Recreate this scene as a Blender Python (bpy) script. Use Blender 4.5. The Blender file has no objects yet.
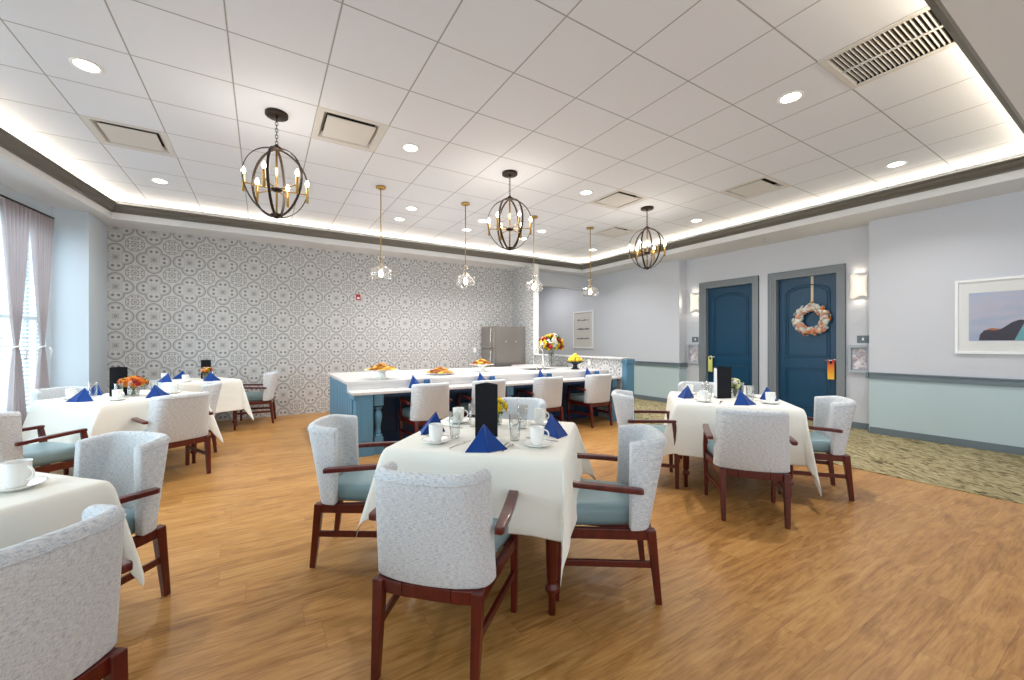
import bpy, math, random
from math import sin, cos, pi, radians as R, hypot, atan2
from mathutils import Vector, Matrix
random.seed(7)
SC = bpy.context.scene
COL = SC.collection

# ------------------------------------------------------------------ mesh helper
class MB:
    def __init__(self): self.v = []; self.f = []; self.sm = []; self.mi = []
    def add(self, vs, fs, smooth=False, mi=0, M=None):
        o = len(self.v)
        if M is not None: vs = [M @ Vector(p) for p in vs]
        self.v += [tuple(p) for p in vs]
        for f in fs:
            self.f.append(tuple(i + o for i in f)); self.sm.append(smooth); self.mi.append(mi)
        return self
    def box(self, x0, x1, y0, y1, z0, z1, mi=0, M=None):
        v = [(x0,y0,z0),(x1,y0,z0),(x1,y1,z0),(x0,y1,z0),(x0,y0,z1),(x1,y0,z1),(x1,y1,z1),(x0,y1,z1)]
        return self.add(v, [(0,3,2,1),(4,5,6,7),(0,1,5,4),(1,2,6,5),(2,3,7,6),(3,0,4,7)], False, mi, M)
    def bar(self, p0, p1, w0, d0, w1=None, d1=None, up=(0,1,0), mi=0, M=None):
        """square section bar from p0 to p1, w along side, d along 'up'"""
        w1 = w0 if w1 is None else w1; d1 = d0 if d1 is None else d1
        p0, p1 = Vector(p0), Vector(p1); a = (p1-p0).normalized(); u = Vector(up)
        s = a.cross(u).normalized(); u = s.cross(a).normalized()
        v = []
        for p, w, d in ((p0,w0,d0),(p1,w1,d1)):
            for sx, sy in ((-1,-1),(1,-1),(1,1),(-1,1)): v.append(p + s*(sx*w/2) + u*(sy*d/2))
        return self.add(v, [(0,3,2,1),(4,5,6,7),(0,1,5,4),(1,2,6,5),(2,3,7,6),(3,0,4,7)], False, mi, M)
    def lathe(self, prof, n=20, c=(0,0,0), mi=0, M=None, smooth=True, cap=True):
        v = []; f = []
        for r, z in prof:
            for k in range(n): v.append((c[0]+r*cos(2*pi*k/n), c[1]+r*sin(2*pi*k/n), c[2]+z))
        for i in range(len(prof)-1):
            for k in range(n):
                k2 = (k+1) % n; f.append((i*n+k, i*n+k2, (i+1)*n+k2, (i+1)*n+k))
        if cap:
            if prof[0][0] > 1e-5: f.append(tuple(reversed(range(n))))
            if prof[-1][0] > 1e-5: f.append(tuple(range((len(prof)-1)*n, len(prof)*n)))
        return self.add(v, f, smooth, mi, M)
    def tube(self, pts, r, n=8, mi=0, M=None, closed=False, cap=True, flat=None):
        P = [Vector(p) for p in pts]; N = len(P); v = []; f = []
        rr = r if isinstance(r, (list, tuple)) else [r]*N
        nrm = None
        for i in range(N):
            if closed: t = P[(i+1)%N] - P[i-1]
            else: t = P[min(i+1,N-1)] - P[max(i-1,0)]
            t.normalize()
            if nrm is None:
                nrm = t.orthogonal().normalized() if flat is None else Vector(flat)
            if flat is not None: nrm = Vector(flat)
            nrm = (nrm - t*nrm.dot(t)).normalized(); b = t.cross(nrm)
            for k in range(n):
                a = 2*pi*k/n; v.append(P[i] + (nrm*cos(a) + b*sin(a))*rr[i])
        M2 = N if closed else N-1
        for i in range(M2):
            j = (i+1) % N
            for k in range(n):
                k2 = (k+1)%n; f.append((i*n+k, i*n+k2, j*n+k2, j*n+k))
        if cap and not closed: f.append(tuple(reversed(range(n)))); f.append(tuple(range((N-1)*n, N*n)))
        return self.add(v, f, True, mi, M)
    def ball(self, c, r, n=10, m=7, s=(1,1,1), mi=0, M=None):
        prof = [(max(r*sin(pi*i/m),1e-6), -r*cos(pi*i/m)) for i in range(m+1)]
        T = Matrix.Translation(c) @ Matrix.Diagonal((s[0],s[1],s[2],1))
        if M is not None: T = M @ T
        return self.lathe(prof, n, mi=mi, M=T, cap=False)
    def prism(self, poly, z0, z1, mi=0, M=None):
        n = len(poly)
        v = [(x,y,z0) for x,y in poly] + [(x,y,z1) for x,y in poly]
        f = [tuple(reversed(range(n))), tuple(range(n,2*n))] + [(i,(i+1)%n,n+(i+1)%n,n+i) for i in range(n)]
        return self.add(v, f, False, mi, M)
    def build(self, name, mats, parent=None, bevel=0, subd=0, solid=0, seg=2, autosm=False):
        me = bpy.data.meshes.new(name); me.from_pydata(self.v, [], self.f)
        me.polygons.foreach_set('use_smooth', [bool(s) or autosm for s in self.sm])
        me.polygons.foreach_set('material_index', self.mi)
        if not isinstance(mats, (list, tuple)): mats = [mats]
        for m in mats: me.materials.append(m)
        me.update()
        o = bpy.data.objects.new(name, me); COL.objects.link(o)
        if parent is not None: o.parent = parent
        if solid: md = o.modifiers.new('s','SOLIDIFY'); md.thickness = solid; md.offset = 0
        if subd: md = o.modifiers.new('d','SUBSURF'); md.levels = subd; md.render_levels = subd
        if bevel: md = o.modifiers.new('b','BEVEL'); md.width = bevel; md.segments = seg; md.limit_method = 'ANGLE'
        return o

def tag(o, label=None, cat=None, group=None, kind=None):
    if label: o['label'] = label
    if cat: o['category'] = cat
    if group: o['group'] = group
    if kind: o['kind'] = kind
    return o
def struct(o): o['kind'] = 'structure'; return o
def thing(name, label, cat, loc=(0,0,0), rz=0, group=None):
    o = bpy.data.objects.new(name, None); COL.objects.link(o)
    o.location = loc; o.rotation_euler = (0,0,rz); o.empty_display_size = .05
    return tag(o, label, cat, group)
KIDS = {}
def kids(o): return [c for c in bpy.data.objects if c.parent == o]
def dup(src, loc, rz, label, group=None, parent=None, ch=None):
    tree = ch if ch is not None else snapshot(src)
    def rec(node, par):
        o, cs = node
        c = o.copy(); COL.objects.link(c); c.parent = par
        for n in cs: rec(n, c)
        return c
    r = rec(tree, parent)
    r.location = loc; r.rotation_euler = (0,0,rz)
    if label: r['label'] = label
    if group: r['group'] = group
    return r
def snapshot(o): return (o, [snapshot(c) for c in kids(o)])

# ------------------------------------------------------------------ materials
def mat(name, col=(.8,.8,.8), rough=.5, metal=0, spec=.5, emit=None, es=0, trans=0, ior=1.45, sheen=0, coat=0, alpha=1):
    m = bpy.data.materials.new(name); m.use_nodes = True
    b = m.node_tree.nodes['Principled BSDF']; I = b.inputs
    I['Base Color'].default_value = (*col,1); I['Roughness'].default_value = rough; I['Metallic'].default_value = metal
    I['Specular IOR Level'].default_value = spec; I['Transmission Weight'].default_value = trans; I['IOR'].default_value = ior
    I['Sheen Weight'].default_value = sheen; I['Coat Weight'].default_value = coat
    if emit: I['Emission Color'].default_value = (*emit,1); I['Emission Strength'].default_value = es
    return m
def srgb(r,g,b):
    return tuple(((c/255)/12.92 if c/255 <= .04045 else ((c/255+.055)/1.055)**2.4) for c in (r,g,b))
class NT:
    def __init__(self, m): self.t = m.node_tree; self.b = self.t.nodes['Principled BSDF']
    def n(self, ty, **k):
        x = self.t.nodes.new(ty)
        for a, v in k.items(): setattr(x, a, v)
        return x
    def set(self, sock, v):
        if isinstance(v, bpy.types.NodeSocket): self.t.links.new(v, sock)
        else: sock.default_value = v
    def m(self, op, a, b=0, c=0, clamp=False):
        x = self.n('ShaderNodeMath', operation=op, use_clamp=clamp)
        self.set(x.inputs[0], a); self.set(x.inputs[1], b); self.set(x.inputs[2], c); return x.outputs[0]
    def coord(self, which='Object'): return self.n('ShaderNodeTexCoord').outputs[which]
    def geo(self): return self.n('ShaderNodeNewGeometry').outputs['Position']
    def sep(self, v):
        x = self.n('ShaderNodeSeparateXYZ'); self.set(x.inputs[0], v); return x.outputs
    def comb(self, a, b, c):
        x = self.n('ShaderNodeCombineXYZ'); self.set(x.inputs[0],a); self.set(x.inputs[1],b); self.set(x.inputs[2],c); return x.outputs[0]
    def noise(self, v, scale=5, detail=2, rough=.5, dist=0):
        x = self.n('ShaderNodeTexNoise'); self.set(x.inputs['Vector'], v)
        x.inputs['Scale'].default_value = scale; x.inputs['Detail'].default_value = detail
        x.inputs['Roughness'].default_value = rough; x.inputs['Distortion'].default_value = dist
        return x.outputs['Fac']
    def ramp(self, f, stops):
        x = self.n('ShaderNodeValToRGB'); self.set(x.inputs[0], f); e = x.color_ramp.elements
        while len(e) < len(stops): e.new(.5)
        for i, (p, c) in enumerate(stops): e[i].position = p; e[i].color = (*c,1) if len(c) == 3 else c
        return x.outputs[0]
    def mix(self, f, a, b):
        x = self.n('ShaderNodeMix', data_type='RGBA'); self.set(x.inputs[0], f)
        self.set(x.inputs[6], a if not isinstance(a, tuple) or len(a)==4 else (*a,1)); self.set(x.inputs[7], b if not isinstance(b, tuple) or len(b)==4 else (*b,1))
        return x.outputs[2]
    def bump(self, h, strength=.3, dist=.01):
        x = self.n('ShaderNodeBump'); x.inputs['Strength'].default_value = strength; x.inputs['Distance'].default_value = dist
        self.set(x.inputs['Height'], h); self.t.links.new(x.outputs[0], self.b.inputs['Normal'])
    def col(self, c): self.set(self.b.inputs['Base Color'], c)
    def scale(self, v, s):
        x = self.n('ShaderNodeVectorMath', operation='MULTIPLY'); self.set(x.inputs[0], v); x.inputs[1].default_value = s; return x.outputs[0]

# paints
LAV = srgb(205,207,213); AQUA = srgb(184,203,207)
def m_wall2():                    # two tone paint: aqua dado, lavender grey above the rail
    m = mat('wall_two_tone', LAV, .6); t = NT(m); z = t.sep(t.geo())[2]
    t.col(t.mix(t.m('GREATER_THAN', z, .83), AQUA, LAV)); return m
M_WALL2 = m_wall2()
M_WALL = mat('wall_lavender', LAV, .6)
M_WALLL = mat('wall_pale_blue', srgb(203,213,220), .6)
M_SOFF = mat('soffit_white', srgb(218,218,218), .6)
M_WHITE = mat('white_paint', srgb(235,235,232), .45)
M_TRIM = mat('grey_trim', srgb(108,120,127), .4)
M_CROWN = mat('crown_grey', srgb(104,100,92), .4)
M_CASE = mat('door_casing_grey', srgb(130,136,140), .4)
def m_ceiling():
    m = mat('ceiling_tile', srgb(214,211,209), .8); t = NT(m); p = t.sep(t.geo())
    e = None
    for ax, o in ((0,-.809),(1,1.333)):
        u = t.m('FRACT', t.m('DIVIDE', t.m('SUBTRACT', p[ax], o), .61))
        d = t.m('MULTIPLY', t.m('MINIMUM', u, t.m('SUBTRACT', 1, u)), .61)
        e = d if e is None else t.m('MINIMUM', e, d)
    line = t.m('SUBTRACT', 1, t.m('SMOOTH_MIN', 1, t.m('DIVIDE', e, .008), .2), clamp=True)
    n = t.noise(t.geo(), 1.4, 2); n2 = t.noise(t.geo(), 300, 2)
    base = t.mix(t.m('MULTIPLY', n, .35), srgb(222,225,231), srgb(212,215,221))
    t.col(t.mix(line, base, srgb(132,128,124)))
    t.bump(t.m('SUBTRACT', t.m('MULTIPLY', n2, .15), line), .35, .006)
    return m
M_CEIL = m_ceiling()
def m_wallpaper():
    m = mat('patterned_wallpaper', (.5,.5,.5), .7); t = NT(m)
    p = t.sep(t.geo()); nn = t.sep(t.n('ShaderNodeNewGeometry').outputs['Normal'])
    # along-wall coordinate: x on walls facing y, y on walls facing x
    fac = t.m('GREATER_THAN', t.m('ABSOLUTE', nn[0]), .5)
    h = t.m('ADD', t.m('MULTIPLY', p[0], t.m('SUBTRACT', 1, fac)), t.m('MULTIPLY', t.m('ADD', p[1], .11), fac))
    Pp = .4445
    def cell(c, o): return t.m('SUBTRACT', t.m('FRACT', t.m('ADD', t.m('DIVIDE', t.m('SUBTRACT', c, o), Pp), .5)), .5)
    u = cell(h, -1.02); v = cell(p[2], 1.705)
    au, av = t.m('ABSOLUTE', u), t.m('ABSOLUTE', v)
    hi, lo = t.m('MAXIMUM', au, av), t.m('MINIMUM', au, av)
    def dist(a, b, ca, cb):
        dx, dy = t.m('SUBTRACT', a, ca), t.m('SUBTRACT', b, cb)
        return t.m('SQRT', t.m('ADD', t.m('MULTIPLY', dx, dx), t.m('MULTIPLY', dy, dy)))
    def band(d, r, w, s=.012):   # 1 where |d-r|<w
        return t.m('SUBTRACT', 1, t.m('DIVIDE', t.m('MAXIMUM', t.m('SUBTRACT', t.m('ABSOLUTE', t.m('SUBTRACT', d, r)), w), 0), s), clamp=True)
    def disc(d, r, s=.015): return t.m('DIVIDE', t.m('SUBTRACT', t.m('ADD', r, s), d), s, clamp=True)
    mx = lambda *a: a[0] if len(a) == 1 else t.m('MAXIMUM', a[0], mx(*a[1:]))
    dl = dist(hi, lo, .245, 0)
    inside = t.m('LESS_THAN', dl, .235)
    outer = band(dl, .222, .014)
    inner = t.m('MULTIPLY', band(dl, .178, .006), 1)
    blobs = disc(dist(t.m('MULTIPLY', hi, 1), lo, .285, .075), .036)
    blob2 = disc(dist(hi, lo, .155, .055), .014)
    cross = t.m('MULTIPLY', t.m('LESS_THAN', lo, .010), t.m('MULTIPLY', t.m('LESS_THAN', hi, .15), 1))
    dot = disc(dist(hi, lo, .07, .045), .02)
    # medallion at the cell corners
    mu, mv = t.m('SUBTRACT', .5, au), t.m('SUBTRACT', .5, av)
    mh, ml = t.m('MAXIMUM', mu, mv), t.m('MINIMUM', mu, mv)
    dm = dist(mu, mv, 0, 0)
    notq = t.m('SUBTRACT', 1, inside)
    ang = t.m('ARCTAN2', mv, mu)
    wob = t.m('MULTIPLY', t.m('ABSOLUTE', t.m('SINE', t.m('MULTIPLY', ang, 4))), .02)
    med = t.m('MULTIPLY', mx(band(t.m('SUBTRACT', dm, wob), .235, .007), t.m('MULTIPLY', band(dm, .10, .010), .7)), notq)
    mdots = t.m('MULTIPLY', mx(disc(dist(mh, ml, .18, .075), .022), disc(dist(mh, ml, .165, 0), .014), t.m('MULTIPLY', disc(dm, .05), .6), disc(dist(mh, ml, .075, .075), .014)), notq)
    light = mx(outer, t.m('MULTIPLY', inner, .55), t.m('MULTIPLY', cross, .6), med)
    dark = mx(blobs, t.m('MULTIPLY', blob2, .45), t.m('MULTIPLY', dot, .15), t.m('MULTIPLY', mdots, .9))
    c = t.mix(t.m('MULTIPLY', light, .9), srgb(200,199,197), srgb(140,139,138))
    c = t.mix(t.m('MULTIPLY', dark, .9), c, srgb(118,116,115))
    t.col(c); return m
M_PAPER = m_wallpaper()
def m_floor():
    m = mat('oak_plank', (.4,.2,.1), .34, spec=.4); t = NT(m); g = t.geo(); p = t.sep(g)
    W, L = .185, 1.22
    row = t.m('FLOOR', t.m('DIVIDE', p[1], W))
    off = t.m('MULTIPLY', t.m('FRACT', t.m('MULTIPLY', t.m('SINE', t.m('MULTIPLY', row, 12.9898)), 43758.5)), L)
    xs = t.m('DIVIDE', t.m('ADD', p[0], off), L); colm = t.m('FLOOR', xs)
    rnd = t.m('FRACT', t.m('MULTIPLY', t.m('SINE', t.m('ADD', t.m('MULTIPLY', row, 78.233), t.m('MULTIPLY', colm, 37.719))), 9137.3))
    # grain, stretched along x, shifted per plank
    gv = t.comb(t.m('MULTIPLY', p[0], .8), t.m('ADD', t.m('MULTIPLY', p[1], 4.6), t.m('MULTIPLY', rnd, 17)), t.m('MULTIPLY', rnd, 9))
    n1 = t.noise(gv, 2.4, 6, .66, 1.9)
    gv2 = t.comb(t.m('MULTIPLY', p[0], 1.6), t.m('ADD', t.m('MULTIPLY', p[1], 26), t.m('MULTIPLY', rnd, 31)), rnd)
    n2 = t.noise(gv2, 3.5, 4, .6, .4)
    f = t.m('ADD', t.m('ADD', t.m('MULTIPLY', n1, .55), t.m('MULTIPLY', n2, .38)), t.m('MULTIPLY', rnd, .07))
    c = t.ramp(f, [(.30, srgb(120,78,36)), (.43, srgb(160,112,58)), (.55, srgb(184,136,77)), (.72, srgb(200,158,100))])
    fy = t.m('FRACT', t.m('DIVIDE', p[1], W)); fx = t.m('FRACT', xs)
    ey = t.m('MULTIPLY', t.m('MINIMUM', fy, t.m('SUBTRACT', 1, fy)), W); ex = t.m('MULTIPLY', t.m('MINIMUM', fx, t.m('SUBTRACT', 1, fx)), L)
    seam = t.m('LESS_THAN', t.m('MINIMUM', ex, ey), .0015)
    t.col(t.mix(t.m('MULTIPLY', seam, .3), c, srgb(90,58,30)))
    t.set(t.b.inputs['Roughness'], t.m('ADD', .26, t.m('MULTIPLY', n2, .2)))
    t.bump(n2, .06, .002); return m
M_FLOOR = m_floor()
def m_carpet():
    m = mat('leaf_carpet', (.3,.3,.2), .95, spec=.1); t = NT(m); g = t.geo(); p = t.sep(g)
    a = t.noise(t.comb(t.m('ADD', p[0], t.m('MULTIPLY', p[1], .9)), t.m('MULTIPLY', t.m('SUBTRACT', p[1], p[0]), 3.4), 0), 2.6, 4, .6, 2.6)
    b = t.noise(t.comb(t.m('MULTIPLY', p[0], 3.5), t.m('MULTIPLY', p[1], 1), 3), 3.5, 3, .6, 2.5)
    f = t.m('ADD', t.m('MULTIPLY', a, .6), t.m('MULTIPLY', b, .4))
    c = t.ramp(f, [(.38, srgb(58,50,36)), (.43, srgb(120,108,78)), (.51, srgb(166,154,116)), (.64, srgb(190,179,142))])
    fine = t.noise(g, 260, 2)
    t.col(t.mix(t.m('MULTIPLY', fine, .3), c, srgb(120,112,90)))
    t.bump(fine, .5, .004); return m
M_CARPET = m_carpet()
def m_tweed(name, c1, c2, c3):
    m = mat(name, c1, .9, spec=.15, sheen=.2); t = NT(m); o = t.coord('Object'); p = t.sep(o)
    w = t.m('ADD', p[0], t.m('MULTIPLY', p[1], .8))
    h = t.noise(t.comb(t.m('MULTIPLY', w, 55), 0, t.m('MULTIPLY', p[2], 430)), 1, 3, .65)
    v = t.noise(t.comb(t.m('MULTIPLY', w, 430), 5, t.m('MULTIPLY', p[2], 55)), 1, 3, .65)
    f = t.m('ADD', t.m('MULTIPLY', h, .6), t.m('MULTIPLY', v, .4))
    t.col(t.ramp(f, [(.38, c3), (.49, c2), (.58, c1)]))
    t.bump(f, .35, .003); return m
M_TWEED = m_tweed('grey_tweed', srgb(222,223,222), srgb(205,208,211), srgb(156,164,175))
M_VINYL = mat('teal_vinyl', srgb(126,152,158), .38, spec=.5)
def m_mahog():
    m = mat('mahogany', srgb(92,30,18), .28, spec=.5, coat=.3); t = NT(m); p = t.sep(t.coord('Object'))
    n = t.noise(t.comb(t.m('MULTIPLY', p[0], 40), t.m('MULTIPLY', p[1], 40), t.m('MULTIPLY', p[2], 5)), 1, 3)
    t.col(t.ramp(n, [(.3, srgb(70,16,12)), (.7, srgb(98,28,18))])); return m
M_WOOD = m_mahog()
def m_cloth():
    m = mat('tablecloth', srgb(240,238,228), .8, spec=.2, sheen=.1); t = NT(m)
    g = t.geo(); n = t.noise(g, 900, 1); t.bump(t.m('ADD', t.m('MULTIPLY', n, .1), t.noise(g, 5, 2)), .12, .01); return m
M_CLOTH = m_cloth()
M_NAP = mat('royal_blue_linen', srgb(20,62,134), .8, spec=.2, sheen=.2)
M_CHINA = mat('white_china', srgb(244,243,238), .18)
M_MUG = mat('blue_mug_glaze', srgb(38,84,132), .25)
M_STEEL = mat('steel', (.62,.61,.59), .25, 1)
def m_glass(name, tint, mixf, rough=.02):
    m = bpy.data.materials.new(name); m.use_nodes = True; nt = m.node_tree; nt.nodes.clear()
    o = nt.nodes.new('ShaderNodeOutputMaterial'); a = nt.nodes.new('ShaderNodeBsdfTransparent'); b = nt.nodes.new('ShaderNodeBsdfGlossy')
    x = nt.nodes.new('ShaderNodeMixShader'); fr = nt.nodes.new('ShaderNodeLayerWeight'); fr.inputs[0].default_value = mixf
    a.inputs[0].default_value = (*tint,1); b.inputs['Roughness'].default_value = rough
    nt.links.new(fr.outputs['Facing'], x.inputs[0]); nt.links.new(a.outputs[0], x.inputs[1]); nt.links.new(b.outputs[0], x.inputs[2]); nt.links.new(x.outputs[0], o.inputs[0])
    return m
M_GLASS = m_glass('clear_glass', (.94,.95,.95), .28)
M_GLASS2 = m_glass('pendant_glass', (.92,.92,.92), .22, .04)
_n = M_GLASS2.node_tree; _o = [x for x in _n.nodes if x.type == 'OUTPUT_MATERIAL'][0]; _s = _o.inputs[0].links[0].from_socket
_d = _n.nodes.new('ShaderNodeBsdfTranslucent'); _d.inputs[0].default_value = (.9,.9,.9,1); _x = _n.nodes.new('ShaderNodeMixShader'); _x.inputs[0].default_value = .03
_n.links.new(_s, _x.inputs[1]); _n.links.new(_d.outputs[0], _x.inputs[2]); _n.links.new(_x.outputs[0], _o.inputs[0])
M_PICGLASS = m_glass('picture_glass', (.98,.98,.98), .06)
M_BRASS = mat('brass', srgb(186,152,88), .34, 1)
M_BRONZE = mat('dark_bronze', srgb(52,42,36), .4, .7)
M_BLACK = mat('black_card', srgb(7,9,18), .55, spec=.3)
M_PAPERW = mat('white_paper', srgb(240,240,240), .6)
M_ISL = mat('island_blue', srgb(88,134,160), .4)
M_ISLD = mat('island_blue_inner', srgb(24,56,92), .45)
M_QUARTZ = mat('white_quartz', srgb(210,208,206), .22)
M_DOOR = mat('navy_teal_door', srgb(14,64,94), .33)
def m_steelf():
    m = mat('brushed_steel', (.40,.37,.34), .32, .85); return m
M_FRIDGE = m_steelf()
M_BULB = mat('bulb', (1,.95,.85), .3, emit=(1,.86,.62), es=14)
M_CAN = mat('can_lens', (1,1,1), .3, emit=(1,.93,.82), es=9)
M_SCON = mat('sconce_glass', (.9,.88,.84), .3, emit=(1,.86,.66), es=.35)
M_BLIND = mat('blind_slat', srgb(238,242,244), .5)
def m_curtain():
    m = mat('sheer_curtain', srgb(176,165,164), .8, spec=.1); nt = m.node_tree
    b = nt.nodes['Principled BSDF']; o = nt.nodes['Material Output']
    tr = nt.nodes.new('ShaderNodeBsdfTranslucent'); tr.inputs[0].default_value = (*srgb(188,176,176),1)
    x = nt.nodes.new('ShaderNodeMixShader'); x.inputs[0].default_value = .35
    nt.links.new(b.outputs[0], x.inputs[1]); nt.links.new(tr.outputs[0], x.inputs[2]); nt.links.new(x.outputs[0], o.inputs[0]); return m
M_CURT = m_curtain()
M_ORANGE = mat('petal_orange', srgb(238,130,30), .6); M_YEL = mat('petal_yellow', srgb(244,206,34), .6)
M_RED = mat('petal_red', srgb(170,34,22), .6); M_PW = mat('petal_white', srgb(245,243,232), .6); M_PINK = mat('petal_peach', srgb(240,178,148), .6)
M_CREAM = mat('petal_cream', srgb(238,236,170), .6)
M_LEAF = mat('leaf_green', srgb(52,92,34), .6); M_STEM = mat('stem_green', srgb(98,128,70), .6)
M_COOKIE = mat('cookie', srgb(200,142,66), .8); M_COOKIE2 = mat('cookie_dark', srgb(150,84,34), .8)
M_FRUIT = mat('yellow_fruit', srgb(240,200,50), .45); M_DARKCER = mat('dark_ceramic', srgb(42,42,46), .3)
M_GREYPL = mat('grey_plaque', srgb(105,118,126), .5); M_FIRE = mat('alarm_red', srgb(165,30,25), .4)
M_FRAMEW = mat('frame_white', srgb(238,238,238), .35); M_MATBOARD = mat('mat_board', srgb(240,240,238), .8)
M_VENT = mat('vent_white', srgb(206,203,198), .5); M_VDARK = mat('vent_dark', srgb(50,48,46), .7); M_CHROME = mat('chrome', (.8,.8,.8), .12, 1)
M_BLKM = mat('black_metal', srgb(30,28,28), .4, .5)
# ------------------------------------------------------------------ camera
CAMH = 1.30
cam = bpy.data.cameras.new('camera'); co = bpy.data.objects.new('camera', cam); COL.objects.link(co)
co.location = (0,0,CAMH); co.rotation_euler = (pi/2, 0, -.5339)
cam.sensor_width = 36; cam.lens = 401.28*36/1024; cam.shift_x = 12/1024; cam.shift_y = 2.9/1024; cam.clip_start = .02
SC.camera = co

# ------------------------------------------------------------------ room shell
XL, XR, YB = -2.35, 7.52, 8.15
CZ, SZ = 3.337, 3.05
TL, TR, TB, TF = -1.9, 6.92, 7.64, .62      # tray opening edges
FZ, KZ = 3.145, 3.245                        # fascia top, crown top
YN = -2.2                                    # how far the room is built behind the camera
SL = .142                                   # the window side runs slightly askew
TLB, TLF = -1.83, -1.83-SL*(TB-TF)
struct(MB().box(-4.3, 5.27, YN, 11, -.1, 0).build('floor', M_FLOOR))
struct(MB().box(5.27, 7.9, YN, 11, -.1, .006).build('floor', M_CARPET))
s = MB()
s.box(-4.3,7.9,TB,11,SZ,FZ).box(TR,7.9,YN,TB,SZ,FZ).box(-4.3,TR,YN,TF,SZ,FZ)
s.prism([(-4.3,TF),(TLF,TF),(TLB,TB),(-4.3,TB)],SZ,FZ)
CORN = [(TLB,TB),(TR,TB),(TR,TF),(TLF,TF)]      # clockwise seen from above
def inn(i):                                     # inward normal of edge i -> i+1
    a_, b_ = Vector(CORN[i]), Vector(CORN[(i+1)%4]); d = (b_-a_).normalized(); return Vector((d.y,-d.x))
def miter(i):
    n1, n2 = inn(i-1), inn(i); return (n1+n2)/(1+n1.dot(n2))
def off(i, o): m_ = miter(i); return (CORN[i][0]+m_.x*o, CORN[i][1]+m_.y*o)
w = .16
for i in range(4):
    j = (i+1)%4
    s.prism([off(i,-w),off(i,-w-.05),off(j,-w-.05),off(j,-w)],FZ,CZ+.1)
struct(s.build('ceiling', M_SOFF))
prof = [(-.03,FZ-.004),(.012,FZ-.004),(.012,FZ+.010),(.022,FZ+.022),(.045,FZ+.032),(.066,FZ+.052),(.078,FZ+.078),(.10,FZ+.084),(.112,FZ+.09),(.112,KZ),(.085,KZ),(-.03,FZ+.03)]
for i in range(4):
    v = []; n = len(prof)
    for q in (i,(i+1)%4):
        for o, z in prof: v.append((*off(q,o), z))
    f = [(k,(k+1)%n,n+(k+1)%n,n+k) for k in range(n)] + [tuple(reversed(range(n))), tuple(range(n,2*n))]
    struct(MB().add(v,f).build('trim_%d'%(i+1), M_CROWN))
# back wall with wallpaper, side return, pillar end
struct(MB().box(-2.0, 5.27, YB, YB+.15, 0, SZ).build('wall_back', M_PAPER))
struct(MB().box(5.15, 5.27, 7.27, YB, 0, SZ).build('wall_side', M_PAPER))
struct(MB().box(5.149, 5.275, 7.235, 7.27, 0, SZ).build('trim_5', M_WHITE))
# half wall with tile band, ledge and blue end post
struct(MB().box(5.15, 5.27, 4.72, 7.235, 0, 1.03).build('wall_half', M_PAPER))
struct(MB().box(5.10, 5.31, 4.66, 7.235, 1.03, 1.055).build('trim_6', M_QUARTZ, bevel=.004))
struct(MB().box(5.15, 5.33, 4.62, 4.72, 0, 1.03).box(5.145,5.335,4.61,4.73,0,.12).box(5.145,5.335,4.61,4.73,.97,1.03).box(5.27,5.33,4.72,7.235,0,1.03).build('trim_7', M_ISL, bevel=.003))
# right walls
struct(MB().box(XR, XR+.4, YN, 2.27, 0, SZ).box(XR, XR+.4, 5.33, 11, 0, SZ).build('wall_right', M_WALL2))
DX = 7.75
D1 = (3.96, 4.93, 2.44); D2 = (2.70, 3.63, 2.44)
wl = MB().box(DX, DX+.17, 2.27, D2[0], 0, SZ).box(DX, DX+.17, D2[1], D1[0], 0, SZ).box(DX, DX+.17, D1[1], 5.33, 0, SZ)
wl.box(DX, DX+.17, D2[0], D2[1], D2[2], SZ).box(DX, DX+.17, D1[0], D1[1], D1[2], SZ)
struct(wl.build('wall_right_recess', M_WALL))
# beam and room beyond the half wall
struct(MB().box(5.27, XR, 7.93, 8.10, 2.70, SZ).build('ceiling_beam', M_WALL))
struct(MB().box(5.27, XR, 10.5, 10.6, 0, SZ).build('wall_far', M_WALL))
struct(MB().box(5.149, 5.27, 8.3, 10.6, 0, SZ).build('wall_far_side', M_WALL))
# left side: jog and window wall
struct(MB().box(XL-.2, -2.0, 7.41, YB+.15, 0, SZ).build('wall_jog', M_WALLL))
W1 = (5.75, 7.30, .45, 2.80); W2 = (3.1, 4.7, .45, 2.80); W3 = (.3, 1.9, .45, 2.8)  # W2 and W3 are unseen windows, added to let daylight in
wl = MB()
ys = [YN, W3[0], W3[1], W2[0], W2[1], W1[0], W1[1], 7.41]
for a,b in ((0,1),(2,3),(4,5),(6,7)): wl.box(XL-.2, XL, ys[a], ys[b], 0, SZ)
for W in (W1,W2,W3): wl.box(XL-.2, XL, W[0], W[1], 0, W[2]); wl.box(XL-.2, XL, W[0], W[1], W[3], SZ)
PIV = Vector((XL+.02,7.41,0)); SROT = Matrix.Translation(PIV) @ Matrix.Rotation(-R(8.3),4,'Z') @ Matrix.Translation(-PIV)
def askew(o): o.matrix_world = SROT @ o.matrix_basis; return o
askew(struct(wl.build('wall_left', M_WALLL)))
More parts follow.
